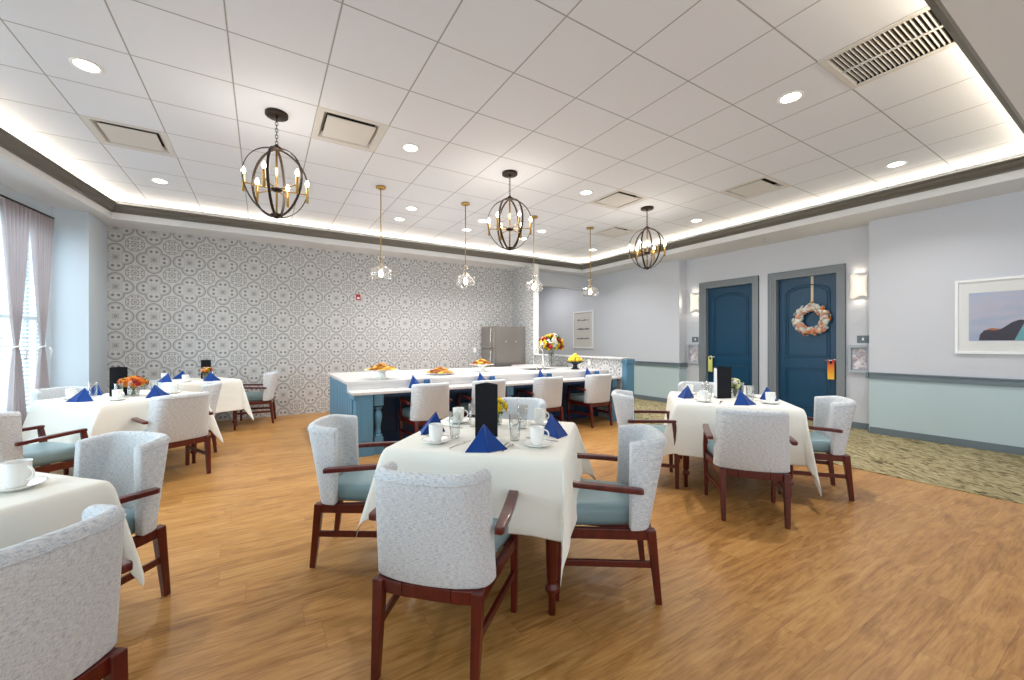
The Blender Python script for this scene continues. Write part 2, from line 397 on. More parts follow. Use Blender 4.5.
for i, W in enumerate((W1,W2,W3)):
    fr = MB(); x0, x1 = XL-.12, XL-.07
    fr.box(x0,x1,W[0],W[0]+.05,W[2],W[3]).box(x0,x1,W[1]-.05,W[1],W[2],W[3]).box(x0,x1,W[0]+.05,W[1]-.05,W[2],W[2]+.05).box(x0,x1,W[0]+.05,W[1]-.05,W[3]-.05,W[3])
    fr.box(x0,x1,W[0]+.05,W[1]-.05,1.58,1.63)
    wo = askew(struct(fr.build('window_%d'%(i+1), M_WHITE)))
    MB().box(XL-.10, XL-.094, W[0]+.05, W[1]-.05, W[2]+.05, W[3]-.05).build('pane', M_GLASS, wo)
    bl = MB(); z = W[2]+.03
    while z < W[3]-.02:
        bl.bar((XL-.035, W[0]+.02, z), (XL-.035, W[1]-.02, z), .045, .003, up=(.45,0,1)); z += .05
    bl.box(XL-.06,XL-.01,W[0]+.01,W[1]-.01,W[3]-.05,W[3]-.005)
    for yy in (W[0]+.3, W[1]-.3): bl.box(XL-.036,XL-.033,yy,yy+.004,W[2],W[3])
    b = askew(bl.build('window_blind', M_BLIND)); tag(b, ['white slatted blind behind the tied-back curtains at the far left','white slatted blind on the unseen added middle window of the left wall','white slatted blind on the unseen added window nearest the camera'][i], 'blind')
# chair rail and base boards on the right
def rail(name, x, y0, y1, z0=.79, z1=.88):
    struct(MB().box(x-.022,x,y0,y1,z0,z1-.018).box(x-.034,x,y0,y1,z1-.018,z1).build(name, M_TRIM, bevel=.003))
rail('trim_8', XR, YN, 2.262); rail('trim_9', XR, 5.34, 10.5)
struct(MB().box(XR-.034, DX, 2.27, 2.30, .79, .88).build('trim_10', M_TRIM)); struct(MB().box(XR-.034, DX, 5.30, 5.33, .79, .88).build('trim_11', M_TRIM))
for i,(x0,x1,y0,y1) in enumerate(((XR-.014,XR,YN,2.262),(XR-.014,XR,5.34,10.5),(DX-.014,DX,2.30,D2[0]-.09),(DX-.014,DX,D2[1]+.09,D1[0]-.09),(DX-.014,DX,D1[1]+.09,5.30),(XR-.014,DX,2.27,2.284),(XR-.014,DX,5.316,5.33))):
    struct(MB().box(x0,x1,y0,y1,.006,.10).build('baseboard_right', M_TRIM, bevel=.003))
# doors
def door(n, D, glaze):
    y0,y1,zt = D; c = .085
    fr = MB()
    for k,(e,o) in enumerate(((0,.0),(.028,.012),(.066,.006))):       # stepped casing
        t = .014 + [.0,.012,.026][k]
        a = e; b = c
        fr.box(DX-t,DX,y0-b,y0-a,.0,zt+b).box(DX-t,DX,y1+a,y1+b,.0,zt+b).box(DX-t,DX,y0-a,y1+a,zt+a,zt+b)
    d = struct(fr.build('door_%d'%n, M_CASE, bevel=.003))
    MB().box(DX-.002,DX+.17,y0-.001,y0+.035,.006,zt).box(DX-.002,DX+.17,y1-.035,y1+.001,.006,zt).box(DX-.002,DX+.17,y0+.035,y1-.035,zt-.035,zt).build('door_jamb', M_CASE, d)
    fx = DX+.09
    s = MB(); s.box(fx,fx+.045,y0+.036,y1-.036,.012,zt-.036)
    def ring(poly, wd, hgt):          # raised moulding along a closed outline (y,z)
        pts = [(fx-.001,py,pz) for py,pz in poly]
        s.tube(pts, wd, 6, closed=True)
    ya, yb = y0+.155, y1-.155; yc = (ya+yb)/2; hw = (yb-ya)/2
    for ins in (0,.035):
        arch = [(ya+ins,1.06+ins),(yb-ins,1.06+ins)] + [(yc+(hw-ins)*cos(a), 2.14-ins + .13*sin(a)) for a in [pi*k/16 for k in range(17)]]
        ring(arch, .013 if ins == 0 else .008, 0)
        ring([(ya+ins,.2+ins),(yb-ins,.2+ins),(yb-ins,.87-ins),(ya+ins,.87-ins)], .013 if ins == 0 else .008, 0)
    s.build('door_leaf', M_DOOR, d, autosm=False)
    return d
dA = door(1, D1, 0); dB = door(2, D2, 0)
def lever(d, y, dirn):
    h = MB(); x = DX+.09
    h.lathe([(.001,0),(.03,0),(.03,.012),(.001,.014)], 16, M=Matrix.Translation((x,y,1.02)) @ Matrix.Rotation(-pi/2,4,'Y'))
    h.tube([(x,y,1.02),(x-.05,y,1.02),(x-.055,y+dirn*.02,1.02),(x-.055,y+dirn*.12,1.018)], .011, 8)
    h.build('door_handle', M_CHROME, d)
lever(dB, D2[0]+.09, 1); lever(dA, D1[1]-.09, -1)
# ------------------------------------------------------------------ dining chair (origin on the floor between the rear feet, faces +y)
def make_chair():
    t = thing('dining_chair', '', 'chair')
    # barrel shaped back shell
    half = [(0,0),(.065,.002),(.125,.009),(.172,.021),(.206,.040),(.228,.066),(.240,.097),(.247,.130),(.251,.163),(.254,.198)]
    arc = [(-x,y) for x,y in reversed(half[1:])] + half
    T = 13; rows = []
    def pt(i, t_, inner):
        x, y = arc[i]; k = .78 + .22*t_
        yb = .018 - .085*t_                       # leans back
        if y > .02: y = .02 + (y-.02)*(.58 + .44*t_)
        x *= (.985 - .085*t_)
        # normal towards the inside
        j0, j1 = max(i-1,0), min(i+1,len(arc)-1)
        tx, ty = arc[j1][0]-arc[j0][0], arc[j1][1]-arc[j0][1]; l = hypot(tx,ty)
        nx, ny = -ty/l, tx/l
        th = .052*inner
        return (x+nx*th, yb+y+ny*th)
    zt, zb = .822, .372
    secs = []
    for i in range(len(arc)):
        sec = []
        a = abs(arc[i][0])/.25
        top = zt - .018*max(0,(arc[i][1]-.04)/.15)
        for k in range(8):
            u = k/7; z = zb + (top-.02-zb)*u; p = pt(i,u,0); sec.append((*p,z))
        for q, dz in ((.12,.012),(.35,.019),(.65,.019),(.88,.012)):
            p = pt(i,1,q); sec.append((*p, top-.02+dz))
        for k in range(7,-1,-1):
            u = k/7; z = zb + (top-.02-zb)*u; p = pt(i,u,1); sec.append((*p,z))
        secs.append(sec)
    n = len(secs[0]); v = [p for s_ in secs for p in s_]; f = []
    for i in range(len(secs)-1):
        for k in range(n):
            k2 = (k+1)%n; f.append((i*n+k,(i+1)*n+k,(i+1)*n+k2,i*n+k2))
    f.append(tuple(range(n))); f.append(tuple(reversed(range((len(secs)-1)*n,len(secs)*n))))
    m = MB().add(v,f,True); b = m.build('backrest', M_TWEED, t)
    md = b.modifiers.new('b','BEVEL'); md.width = .008; md.segments = 3; md.limit_method = 'ANGLE'; md.angle_limit = R(50)
    pp = [tuple(Vector(s_[7])+Vector((0,-.001,-.012))) for s_ in secs]
    MB().tube(pp, .0035, 6).build('piping', M_TWEED, b)
    # seat cushion
    s = MB(); rows_ = [(.374,0),(.40,.010),(.44,.012),(.462,.004),(.474,-.018),(.478,-.05)]
    base = [(-.172,.095),(.172,.095),(.236,.515),(-.236,.515)]
    def rr(off):
        pts = []
        q = [(x + (off if x>0 else -off), y + (off if y>.3 else -off*.3)) for x,y in base]
        for i in range(4):
            c = Vector(q[i]); a = Vector(q[i-1]); b_ = Vector(q[(i+1)%4]); r_ = .035
            p0 = c + (a-c).normalized()*r_; p1 = c + (b_-c).normalized()*r_
            for k in range(5):
                u = k/4; pts.append(tuple((p0*(1-u)+c*u)*(1-u)+(c*(1-u)+p1*u)*u))
        return pts
    vs = []; fs = []
    for z, off in rows_: vs += [(x,y,z) for x,y in rr(off)]
    N = 20
    for i in range(len(rows_)-1):
        for k in range(N): fs.append((i*N+k,i*N+(k+1)%N,(i+1)*N+(k+1)%N,(i+1)*N+k))
    vs.append((0,.30,.484)); c = len(vs)-1; o = (len(rows_)-1)*N
    for k in range(N): fs.append((o+k,o+(k+1)%N,c))
    fs.append(tuple(reversed(range(N))))
    s.add(vs,fs,True); s.build('seat', M_VINYL, t)
    # frame rails under the seat
    fr = MB()
    fr.bar((-.203,.045,.345),(-.245,.50,.345),.028,.052,up=(0,0,1)).bar((.203,.045,.345),(.245,.50,.345),.028,.052,up=(0,0,1))
    for a,b_ in (((-.20,.045),(-.10,.033)),((-.10,.033),(.10,.033)),((.10,.033),(.20,.045))): fr.bar((*a,.345),(*b_,.345),.026,.052,up=(0,0,1))
    fr.bar((-.235,.50,.345),(.24,.50,.345),.028,.052,up=(0,0,1))
    fr.build('seat_frame', M_WOOD, t, bevel=.003)
    for sx in (-1,1):
        MB().bar((sx*.203,.040,.370),(sx*.199,0.0,0),.044,.046,.030,.030).build('leg', M_WOOD, t, bevel=.004)
        l = MB(); l.bar((sx*.252,.478,.585),(sx*.252,.50,.43),.028,.034,.036,.046); l.bar((sx*.252,.50,.44),(sx*.249,.50,.33),.036,.046,.038,.046); l.bar((sx*.249,.50,.34),(sx*.245,.505,0),.036,.044,.028,.030)
        l.build('leg', M_WOOD, t, bevel=.005)
        a = MB(); pts = [(sx*.268,.085,.578),(sx*.270,.10,.580),(sx*.270,.20,.587),(sx*.266,.30,.592),(sx*.260,.40,.596),(sx*.252,.480,.598),(sx*.251,.497,.598)]
        ws = (.030,.040,.046,.048,.048,.046,.038); v = []
        for (px,py,pz),w_ in zip(pts,ws):
            for ax, az in ((-1,-1),(1,-1),(1,1),(-1,1)): v.append((px+ax*w_/2,py,pz+az*.013))
        n = len(pts); a.add(v,[(i*4+k,i*4+(k+1)%4,i*4+4+(k+1)%4,i*4+4+k) for i in range(n-1) for k in range(4)]+[(3,2,1,0),(n*4-4,n*4-3,n*4-2,n*4-1)])
        a.build('armrest', M_WOOD, t, bevel=.006, seg=3)
        MB().bar((sx*.201,.022,.195),(sx*.247,.50,.195),.018,.032,up=(0,0,1)).build('stretcher', M_WOOD, t, bevel=.003)
    return t
CH = make_chair(); CHT = snapshot(CH); used = [False]
def chair(x, y, ang, label, group):
    rz = R(ang-90)
    if not used[0]:
        used[0] = True; CH.location = (x,y,0); CH.rotation_euler = (0,0,rz); CH['label'] = label; CH['group'] = group; return CH
    return dup(CH, (x,y,0), rz, label, group, ch=CHT)
G = 'upholstered dining armchairs'
for a in (
 (.52,1.445,46,'grey tweed armchair seen from behind in the centre foreground, back to the camera'),
 (1.825,1.475,141,'grey tweed armchair on the right side of the centre table, teal seat in full view'),
 (.34,2.735,-27,'grey tweed armchair on the left side of the centre table'),
 (1.93,2.90,225,'grey tweed armchair tucked behind the centre table, only its rounded back top showing'),
 (3.035,1.545,40,'grey tweed armchair seen from behind at the front of the right-hand table'),
 (4.335,1.49,127,'grey tweed armchair at the right side of the right-hand table, beside the leafy carpet'),
 (3.03,2.82,-48,'grey tweed armchair at the left side of the right-hand table, nearest the counter'),
 (4.58,3.0,222,'grey tweed armchair behind the right-hand table, mostly hidden by cups and menu stand'),
 (-1.76,4.33,45,'grey tweed armchair cut by the left photo edge, both arms below the curtains'),
 (-.63,4.80,122,'grey tweed armchair seen from behind in front of the table by the window'),
 (-.50,6.03,185,'grey tweed armchair seen edge-on at the right end of the table by the window'),
 (-1.90,6.10,-40,'grey tweed armchair between the window curtains and the window table, only its back top showing'),
 (.165,7.665,174,'grey tweed armchair right of the back-left table, standing against the patterned wall'),
 (-1.60,7.22,12,'grey tweed armchair at the left of the back-left table, almost hidden behind the window table'),
 (-.50,1.46,135,'large grey tweed armchair back cut off by the bottom left corner of the photo'),
 (-.57,2.80,225,'grey tweed armchair at the far right corner of the bottom-left table, turned towards the camera'),
): chair(*a, G)
for x, lab in ((1.76,'grey tweed armchair at the counter, first from the left end'),(2.57,'grey tweed armchair at the counter, second from the left, behind the black menu stand'),(3.54,'grey tweed armchair at the counter, third from the left'),(4.52,'grey tweed armchair at the counter, nearest its right end')):
    chair(x, 4.54, 90, lab, 'armchairs along the counter')

# ------------------------------------------------------------------ tables with cloths
TZ = .757
def make_table():
    t = thing('dining_table', '', 'table')
    MB().box(-.44,.44,-.44,.44,.72,.75).build('tabletop', M_WOOD, t, bevel=.006)
    a = MB()
    for s_ in (-1,1): a.box(-.38,.38,s_*.385-.01,s_*.385+.01,.64,.72).box(s_*.385-.01,s_*.385+.01,-.375,.375,.64,.72)
    a.build('apron', M_WOOD, t)
    lp = [(.017,0),(.017,.095),(.019,.10),(.030,.112),(.034,.125),(.030,.138),(.020,.148),(.020,.155),(.026,.165),(.033,.45),(.036,.60),(.036,.72)]
    for sx in (-1,1):
        for sy in (-1,1): MB().lathe(lp, 16, c=(sx*.395,sy*.395,0)).build('leg', M_WOOD, t)
    return t
def cloth(x, y, rz, a, drop, seed, label, amp=1, lat=0):
    rnd = random.Random(seed); L = a + drop
    ph = [rnd.uniform(0,6.28) for _ in range(8)]
    us = [-L + drop*k/9 for k in range(9)] + [-a-.012, -a+.004] + [-a+.02 + (2*a-.04)*k/12 for k in range(13)] + [a-.004, a+.012] + [a + drop*(k+1)/9 for k in range(9)]
    n = len(us); v = []
    def side(s, dr):      # outward offset of a hanging hem point
        w = (dr/drop)**1.3
        return .018*min(1,dr/.04) + dr*.10 + amp*w*(.014*sin(9*s+ph[0]) + .009*sin(17*s+ph[1]))
    for u in us:
        for w_ in us:
            du, dv = max(abs(u)-a,0), max(abs(w_)-a,0)
            su, sv = (1 if u>0 else -1), (1 if w_>0 else -1)
            if du == 0 and dv == 0: v.append((u,w_,TZ+.003)); continue
            if dv == 0: o = side(w_+su*3, du); v.append((su*(a+o), w_, TZ+.003-du+.006*min(1,du/.02))); continue
            if du == 0: o = side(u+sv*5, dv); v.append((u, sv*(a+o), TZ+.003-dv+.006*min(1,dv/.02))); continue
            r = hypot(du,dv); ph_ = atan2(dv,du); o = side(sv*a+su*3, r*.99)*cos(ph_)**2; p = side(su*a+sv*5, r*.99)*sin(ph_)**2
            b = .21*r*sin(2*ph_)**1.2 + .05*r*sin(6*ph_+ph[2])*sin(2*ph_); l_ = lat*r*sin(2*ph_)*su*sv
            v.append((su*(a+o+b*.75+l_), sv*(a+p+b*.75-l_), max(TZ+.003-r*.965, .03)))
    f = [(i*n+j,(i+1)*n+j,(i+1)*n+j+1,i*n+j+1) for i in range(n-1) for j in range(n-1)]
    o = MB().add(v,f,True).build('tablecloth', M_CLOTH, None, subd=1, solid=.0025)
    o.location = (x,y,0); o.rotation_euler = (0,0,rz)
    return tag(o, label, 'tablecloth', 'white tablecloths')
TB_ = make_table(); TBT = snapshot(TB_)
TABS = {
 'centre': (1.185,2.09,R(46),.455,.36,'the centre table'),
 'right': (3.86,2.225,R(40),.472,.46,'the right-hand table'),
 'window': (-1.20,5.44,R(43),.455,.42,'the table by the window'),
 'back': (-.84,7.33,R(27),.41,.46,'the back-left table'),
 'near': (-1.165,2.15,R(44),.455,.30,'the cut-off bottom-left table'),
}
first = True
for i,(k,(x,y,rz,a,dr,d)) in enumerate(TABS.items()):
    lab = 'dark mahogany table with turned legs under the white cloth of ' + d
    if first: TB_.location = (x,y,0); TB_.rotation_euler = (0,0,rz); TB_['label'] = lab; TB_['group'] = 'dining tables'; first = False; tt = TB_
    else: tt = dup(TB_, (x,y,0), rz, lab, 'dining tables', ch=TBT)
    if a < .45: tt.scale = (a/.455,a/.455,1)
    cloth(x, y, rz, a, dr, 11+i, 'white cloth with hanging corners draped over ' + d, lat={'centre':.16,'right':.18,'near':.16}.get(k,.08))

# ------------------------------------------------------------------ table ware prototypes
def mug_handle(r, z0, z1, out, th, M=None):
    zc = (z0+z1)/2; h = (z1-z0)/2
    return [(r-.002,0,z1)] + [(r + out*cos(a), 0, zc + h*sin(a)) for a in [pi/2*.8 - k*pi*.8/8 for k in range(9)]] + [(r-.004,0,z0)]
def mk_cup():
    t = thing('cup', '', 'cup')
    MB().lathe([(.001,0),(.025,0),(.027,.004),(.034,.02),(.037,.05),(.0385,.088),(.0395,.092),(.036,.09),(.034,.05),(.030,.02),(.001,.008)], 24).build('bowl', M_CHINA, t)
    MB().tube(mug_handle(.037,.025,.075,.026,.004), .0045, 8).build('handle', M_CHINA, t); return t
def mk_mug():
    t = thing('mug', '', 'mug')
    MB().lathe([(.001,0),(.037,0),(.039,.004),(.039,.085),(.037,.088),(.034,.084),(.034,.01),(.001,.008)], 24).build('body', M_MUG, t)
    MB().tube(mug_handle(.039,.02,.07,.024,.004), .0045, 8).build('handle', M_CHINA, t); return t
def mk_saucer():
    return MB().lathe([(.001,0),(.045,0),(.05,.004),(.074,.014),(.078,.018),(.072,.017),(.045,.009),(.001,.007)], 28).build('saucer', M_CHINA)
def mk_glass():
    o = MB().lathe([(.001,0),(.025,0),(.027,.004),(.029,.05),(.034,.145),(.0328,.145),(.0275,.05),(.0245,.014),(.001,.010)], 24).build('drinking_glass', M_GLASS); return o
def mk_napkin():
    # starched napkin folded to a standing pyramid: two facets in front, folded layers showing at the open edge
    m = MB(); h = .118
    A = (-.105,-.055,0); B = (.105,-.055,0); Cc = (0,.062,0); T = (0,.006,h)
    for k, off in enumerate((0,.007,.014)):
        s_ = 1-off*5
        a = (A[0]*s_, A[1]*s_-.0, 0); b = (B[0]*s_, B[1]*s_, 0); c = (0,Cc[1]*s_,0); tt = (0,T[1],h-off*1.6)
        fr = (0,-.090*s_,0)
        m.add([a,fr,b,c,tt],[(0,1,4),(1,2,4),(2,3,4),(3,0,4)])
    m.tube([A,(-.045,-.02,.06),T],.0035,5).tube([B,(.045,-.02,.06),T],.0035,5).tube([(0,-.09,0),(0,-.043,.06),T],.003,5)
    return m.build('folded_napkin', M_NAP, solid=.002)
def mk_fork():
    m = MB(); pr = [(-.0045,0),(.0045,0),(.003,.10),(.010,.135),(.0105,.155),(-.0105,.155),(-.010,.135),(-.003,.10)]
    m.prism(pr,0,.0018)
    for k in range(4): x = -.009+k*.006; m.box(x-.0013,x+.0013,.154,.19,.0,.0018)
    return m.build('fork', M_STEEL)
def mk_knife():
    return MB().prism([(-.005,0),(.005,0),(.006,.09),(.009,.10),(.009,.18),(.002,.215),(-.004,.20),(-.005,.09)],0,.0022).build('knife', M_STEEL)
def mk_spoon():
    m = MB(); pts = [(-.004,0),(.004,0),(.002,.11)] + [(.014*cos(a)*1, .138+.026*sin(a)) for a in [-pi/2+.3+k*(2*pi-.6)/12 for k in range(13)]] + [(-.002,.11)]
    return m.prism(pts,0,.002).build('spoon', M_STEEL)
PROTO = {}
mk = dict(cup=mk_cup, mug=mk_mug, saucer=mk_saucer, drinking_glass=mk_glass, folded_napkin=mk_napkin, fork=mk_fork, knife=mk_knife, spoon=mk_spoon)
CATS = dict(cup='cup', mug='mug', saucer='saucer', drinking_glass='glass', folded_napkin='napkin', fork='fork', knife='knife', spoon='spoon')
def put(kind, x, y, z, rz, label, group):
    if kind not in PROTO:
        o = mk[kind](); o['category'] = CATS[kind]
        o.location = (x,y,z); o.rotation_euler = (0,0,rz); o['label'] = label; o['group'] = group
        PROTO[kind] = (o, snapshot(o)); return o
    o, tr = PROTO[kind]; return dup(o, (x,y,z), rz, label, group, ch=tr)
# sides: outward normal angle from the table rotation; the words name the seat
SIDES = {'front': -135+90, 'right': -45+90, 'far': 45+90, 'left': 135+90}
def setting(tk, side, items, words):
    x, y, rz, a, dr, d = TABS[tk]
    # outward direction of this side in world: table axes at rz; front = -y side, right = +x, far = +y, left = -x (table frame)
    n = {'front': 180, 'right': -90, 'far': 0, 'left': 90}[side]
    ang = rz + R(n)
    ox, oy = cos(ang), sin(ang)            # outward
    rx, ry = -oy, ox                       # the diner faces inward; diner's right
    rz_in = ang + pi/2                     # local +y looks inward (towards the table centre)
    ztop = TZ + .0055
    lab = dict(cup='white cup on its saucer', saucer='white saucer under the cup', drinking_glass='clear tumbler', folded_napkin='royal blue peaked napkin', fork='steel fork', knife='steel knife', spoon='steel spoon')
    pos = dict(folded_napkin=(.045,.35,0), cup=(.30,.24,0), saucer=(.30,.24,0), drinking_glass=(.165,.15,0), fork=(-.125,.40,0), knife=(.115,.41,0), spoon=(.15,.40,0))
    for it in items:
        r_, o_, _ = pos[it]
        if side == 'left' and it == 'drinking_glass': o_ += .03
        px, py = x + ox*o_ + rx*r_, y + oy*o_ + ry*r_
        z = ztop; rot = rz_in
        if it == 'cup': z += .0075; rot = CUPROT.get((tk,side), -.5 + .07*px)
        if it == 'folded_napkin': rot = rz_in + {'front':.5,'right':-.1,'left':.15,'far':0}[side]
        if it == 'fork': rot -= .25
        if it in ('knife','spoon'): rot -= .12
        put(it, px, py, z, rot, '%s %s on %s' % (lab[it], words, d), {'cup':'white cups on the tables','saucer':'saucers on the tables','drinking_glass':'tumblers on the tables','folded_napkin':'blue napkins on the tables'}.get(it,'cutlery on the tables'))
CUPROT = {('centre','left'): 1.6, ('right','left'): 1.7, ('right','far'): 2.7, ('window','far'): 1.2}
ALL = ('folded_napkin','saucer','cup','drinking_glass','fork','knife','spoon')
setting('centre','front',ALL,'at the front seat')
setting('centre','right',ALL,'at the right seat')
setting('centre','left',ALL,'at the left seat')
setting('centre','far',('saucer','cup','drinking_glass','fork','knife'),'at the far seat')
setting('right','front',ALL,'at the front seat')
setting('right','right',ALL,'at the right seat')
setting('right','left',ALL,'at the left seat')
setting('right','far',('saucer','cup','drinking_glass'),'at the far seat')
setting('window','front',('folded_napkin','saucer','cup','drinking_glass'),'at the front seat')
setting('window','right',('folded_napkin','saucer','cup','drinking_glass'),'at the right seat')
setting('window','left',('folded_napkin','saucer','cup','drinking_glass'),'at the left seat')
setting('window','far',('saucer','cup'),'at the far seat')
setting('back','front',('saucer','cup','folded_napkin'),'at the front seat')
setting('back','right',('folded_napkin','drinking_glass'),'at the right seat')
setting('back','left',('folded_napkin','saucer','cup'),'at the left seat')
setting('near','right',('saucer','cup','knife','spoon'),'at the right seat')
# ------------------------------------------------------------------ menu stands
def menu(x, y, rz, z, label, w=.125, h=.30, paper=True):
    t = thing('menu_stand', label, 'menu stand', (x,y,z), rz, 'black menu stands')
    r = w/(2*math.sqrt(3))
    for k in range(3):
        M = Matrix.Rotation(k*2*pi/3,4,'Z')
        MB().box(-w/2,w/2,-r-.003,-r,0,h,M=M).build('panel', M_BLACK, t, bevel=.001)
        if k == 2 and paper: MB().box(-w/2+.008,w/2-.008,-r-.0045,-r-.0032,.012,h-.012,M=M).build('paper_insert', M_PAPERW, t)
    return t
tz = TZ+.006
def view_rz(x, y): return -atan2(x, y)          # turns -y towards the camera
menu(1.12,2.05,view_rz(1.12,2.05)+.0,tz,'black three-sided menu stand in the middle of the centre table')
menu(3.86,2.28,view_rz(3.86,2.28)+.72,tz,'dark menu stand with a white page showing, on the right-hand table',.155,.30)
menu(-1.27,5.52,view_rz(-1.27,5.5),tz,'black menu stand beside the orange flowers on the table by the window',.13,.29)
menu(-.74,7.50,view_rz(-.74,7.5),tz,'small black menu stand on the back-left table',.12,.28)

# ------------------------------------------------------------------ flowers
def blossom_mesh(r, m, seed):
    b = MB(); rnd = random.Random(seed)
    for ring,(n,el,ln) in enumerate(((9,.25,1.0),(7,.75,.85),(5,1.15,.6))):
        for k in range(n):
            a = 2*pi*k/n + ring*.35 + rnd.uniform(-.1,.1)
            d = Vector((cos(a)*cos(el), sin(a)*cos(el), sin(el)))
            s = Vector((-sin(a),cos(a),0))*r*.30; u = d.cross(s).normalized()*r*.06
            c0 = d*r*.12; c1 = d*r*.62*ln; c2 = d*r*ln
            b.add([c0-s*.3,c0+s*.3,c1-s+u,c1+s+u,c2-s*.55-u,c2+s*.55-u,c1-u*1.5],[(0,1,3,2),(2,3,5,4),(0,2,6),(1,6,3),(2,4,6),(3,6,5),(4,5,6),(0,6,1)],True)
    b.ball((0,0,r*.25),r*.3,8,5)
    me = b.build('blossom', m).data; return me
def protodata(me):
    for o in list(bpy.data.objects):
        if o.data == me and o.parent is None: bpy.data.objects.remove(o)
BL = {}
def blossom(parent, p, r, m, rnd, cdir):
    k = m.name
    if k not in BL:
        me = blossom_mesh(1.0, m, hash(k) % 97 if False else len(BL)); protodata(me); BL[k] = me
    o = bpy.data.objects.new('blossom', BL[k]); COL.objects.link(o); o.parent = parent; o.location = p; o.scale = (r,r,r)
    o.rotation_mode = 'QUATERNION'; o.rotation_quaternion = Vector(cdir).to_track_quat('Z','Y')
def leaves(m, c, R_, n, rnd, l=.05, low=-.4):
    for _ in range(n):
        a = rnd.uniform(0,2*pi); e = rnd.uniform(low,.9)
        d = Vector((cos(a)*cos(e),sin(a)*cos(e),sin(e))); p = Vector(c)+Vector((d.x*R_[0],d.y*R_[0],d.z*R_[1]))*rnd.uniform(.55,1)
        s = d.cross(Vector((0,0,1))).normalized()*l*.28; tip = p+d*l
        mid = p+d*l*.45+Vector((0,0,l*.08))
        m.add([p,mid-s,tip,mid+s,mid+Vector((0,0,-.003))],[(0,1,4),(1,2,4),(2,3,4),(3,0,4)],True)
def bouquet(x, y, z, label, vase, cen_z, R_, nb, r, cols, seed, glassy=True, nl=60):
    rnd = random.Random(seed)
    t = thing('flower_arrangement', label, 'flowers', (x,y,z), rnd.uniform(0,3))
    MB().lathe(vase, 24).build('vase', M_GLASS if glassy else M_CHINA, t)
    st = MB()
    for k in range(10):
        a = 2*pi*k/10; r0 = vase[1][0]*.6
        st.tube([(cos(a+2)*r0*.7,sin(a+2)*r0*.7,.012),(0+cos(a)*.01,sin(a)*.01,cen_z*.55),(cos(a)*R_[0]*.55,sin(a)*R_[0]*.55,cen_z)],.003,5)
    st.build('stems', M_STEM, t)
    lf = MB(); leaves(lf,(0,0,cen_z-.01),R_,nl,rnd,.28*R_[0]+.02); lf.build('foliage', M_LEAF, t)
    g = (1+5**.5)/2
    for k in range(nb):
        zz = 1 - (k+.5)/nb*1.35; a = 2*pi*k/g
        q = math.sqrt(max(0,1-zz*zz)); d = Vector((cos(a)*q, sin(a)*q, zz))
        j = rnd.uniform(.82,1.05)
        p = (d.x*R_[0]*j, d.y*R_[0]*j, cen_z + d.z*R_[1]*j)
        blossom(t, p, r*rnd.uniform(.8,1.2), rnd.choice(cols), rnd, d)
    return t
low = [(.001,0),(.045,0),(.047,.004),(.05,.09),(.047,.09),(.044,.008),(.001,.006)]
small = [(.001,0),(.028,0),(.03,.004),(.032,.085),(.030,.085),(.027,.008),(.001,.006)]
bouquet(1.335,2.29,tz,'small yellow and white flowers right of the menu stand on the centre table',small,.115,(.055,.05),12,.030,[M_YEL,M_YEL,M_PW],3,nl=40)
bouquet(4.03,2.24,tz,'small cream flowers beside the menu stand on the right-hand table',small,.125,(.045,.055),10,.026,[M_CREAM,M_CREAM,M_PW],4,nl=24)
bouquet(-1.13,5.40,tz,'orange and red flower centrepiece in a square-cut glass on the table by the window',low,.13,(.105,.055),40,.028,[M_ORANGE,M_ORANGE,M_RED,M_YEL,M_PINK,M_ORANGE],5)
bouquet(-.72,7.36,tz,'peach and yellow flower centrepiece in a glass on the back-left table',low,.125,(.085,.045),30,.024,[M_PINK,M_YEL,M_ORANGE,M_PW,M_RED],6)

# ------------------------------------------------------------------ counter (peninsula)
LZ, UZ = .735, .835
cx0, cx1 = .865, 5.148; y0c, yr, yb = 4.725, 5.035, 6.72
ctr = thing('serving_counter', 'long blue panelled counter with two-level white quartz top across the room', 'counter', (cx0,y0c,0))
def L(m): return m
Tm = Matrix.Translation((-cx0,-y0c,0))
MB().box(cx0,cx1,y0c,yr+.02,LZ-.032,LZ,M=Tm).build('lower_worktop', M_QUARTZ, ctr, bevel=.004)
MB().box(cx0,cx1,yr,yr+.02,LZ+.0005,UZ-.03,M=Tm).build('riser', M_QUARTZ, ctr)
up = MB().box(cx0-.01,3.95,yr-.012,yb,UZ-.03,UZ,M=Tm).box(3.95,4.55,yr-.012,5.62,UZ-.03,UZ,M=Tm).box(3.95,4.55,6.06,yb,UZ-.03,UZ,M=Tm).box(4.55,cx1,yr-.012,7.22,UZ-.03,UZ,M=Tm)
up.build('upper_worktop', M_QUARTZ, ctr)
MB().box(3.95,4.55,5.62,6.06,UZ-.18,UZ-.17,M=Tm).box(3.95,3.96,5.62,6.06,UZ-.18,UZ-.005,M=Tm).box(4.54,4.55,5.62,6.06,UZ-.18,UZ-.005,M=Tm).box(3.95,4.55,5.62,5.63,UZ-.18,UZ-.005,M=Tm).box(3.95,4.55,6.05,6.06,UZ-.18,UZ-.005,M=Tm).build('sink', M_STEEL, ctr)
bd = MB()
bx = cx0+.045
bd.box(bx,bx+.03,y0c+.02,yb-.05,0,LZ-.033,M=Tm)
bd.box(bx+.03,cx1-.005,5.30,5.33,0,UZ-.031,M=Tm); bd.box(bx+.03,cx1-.60,yb-.08,yb-.05,0,UZ-.031,M=Tm)
bd.box(bx,bx+.03,yr+.02,yb-.05,LZ-.033,UZ-.031,M=Tm); bd.box(4.62,4.64,yb-.05,7.20,0,UZ-.031,M=Tm)
bd.build('body', M_ISL, ctr)
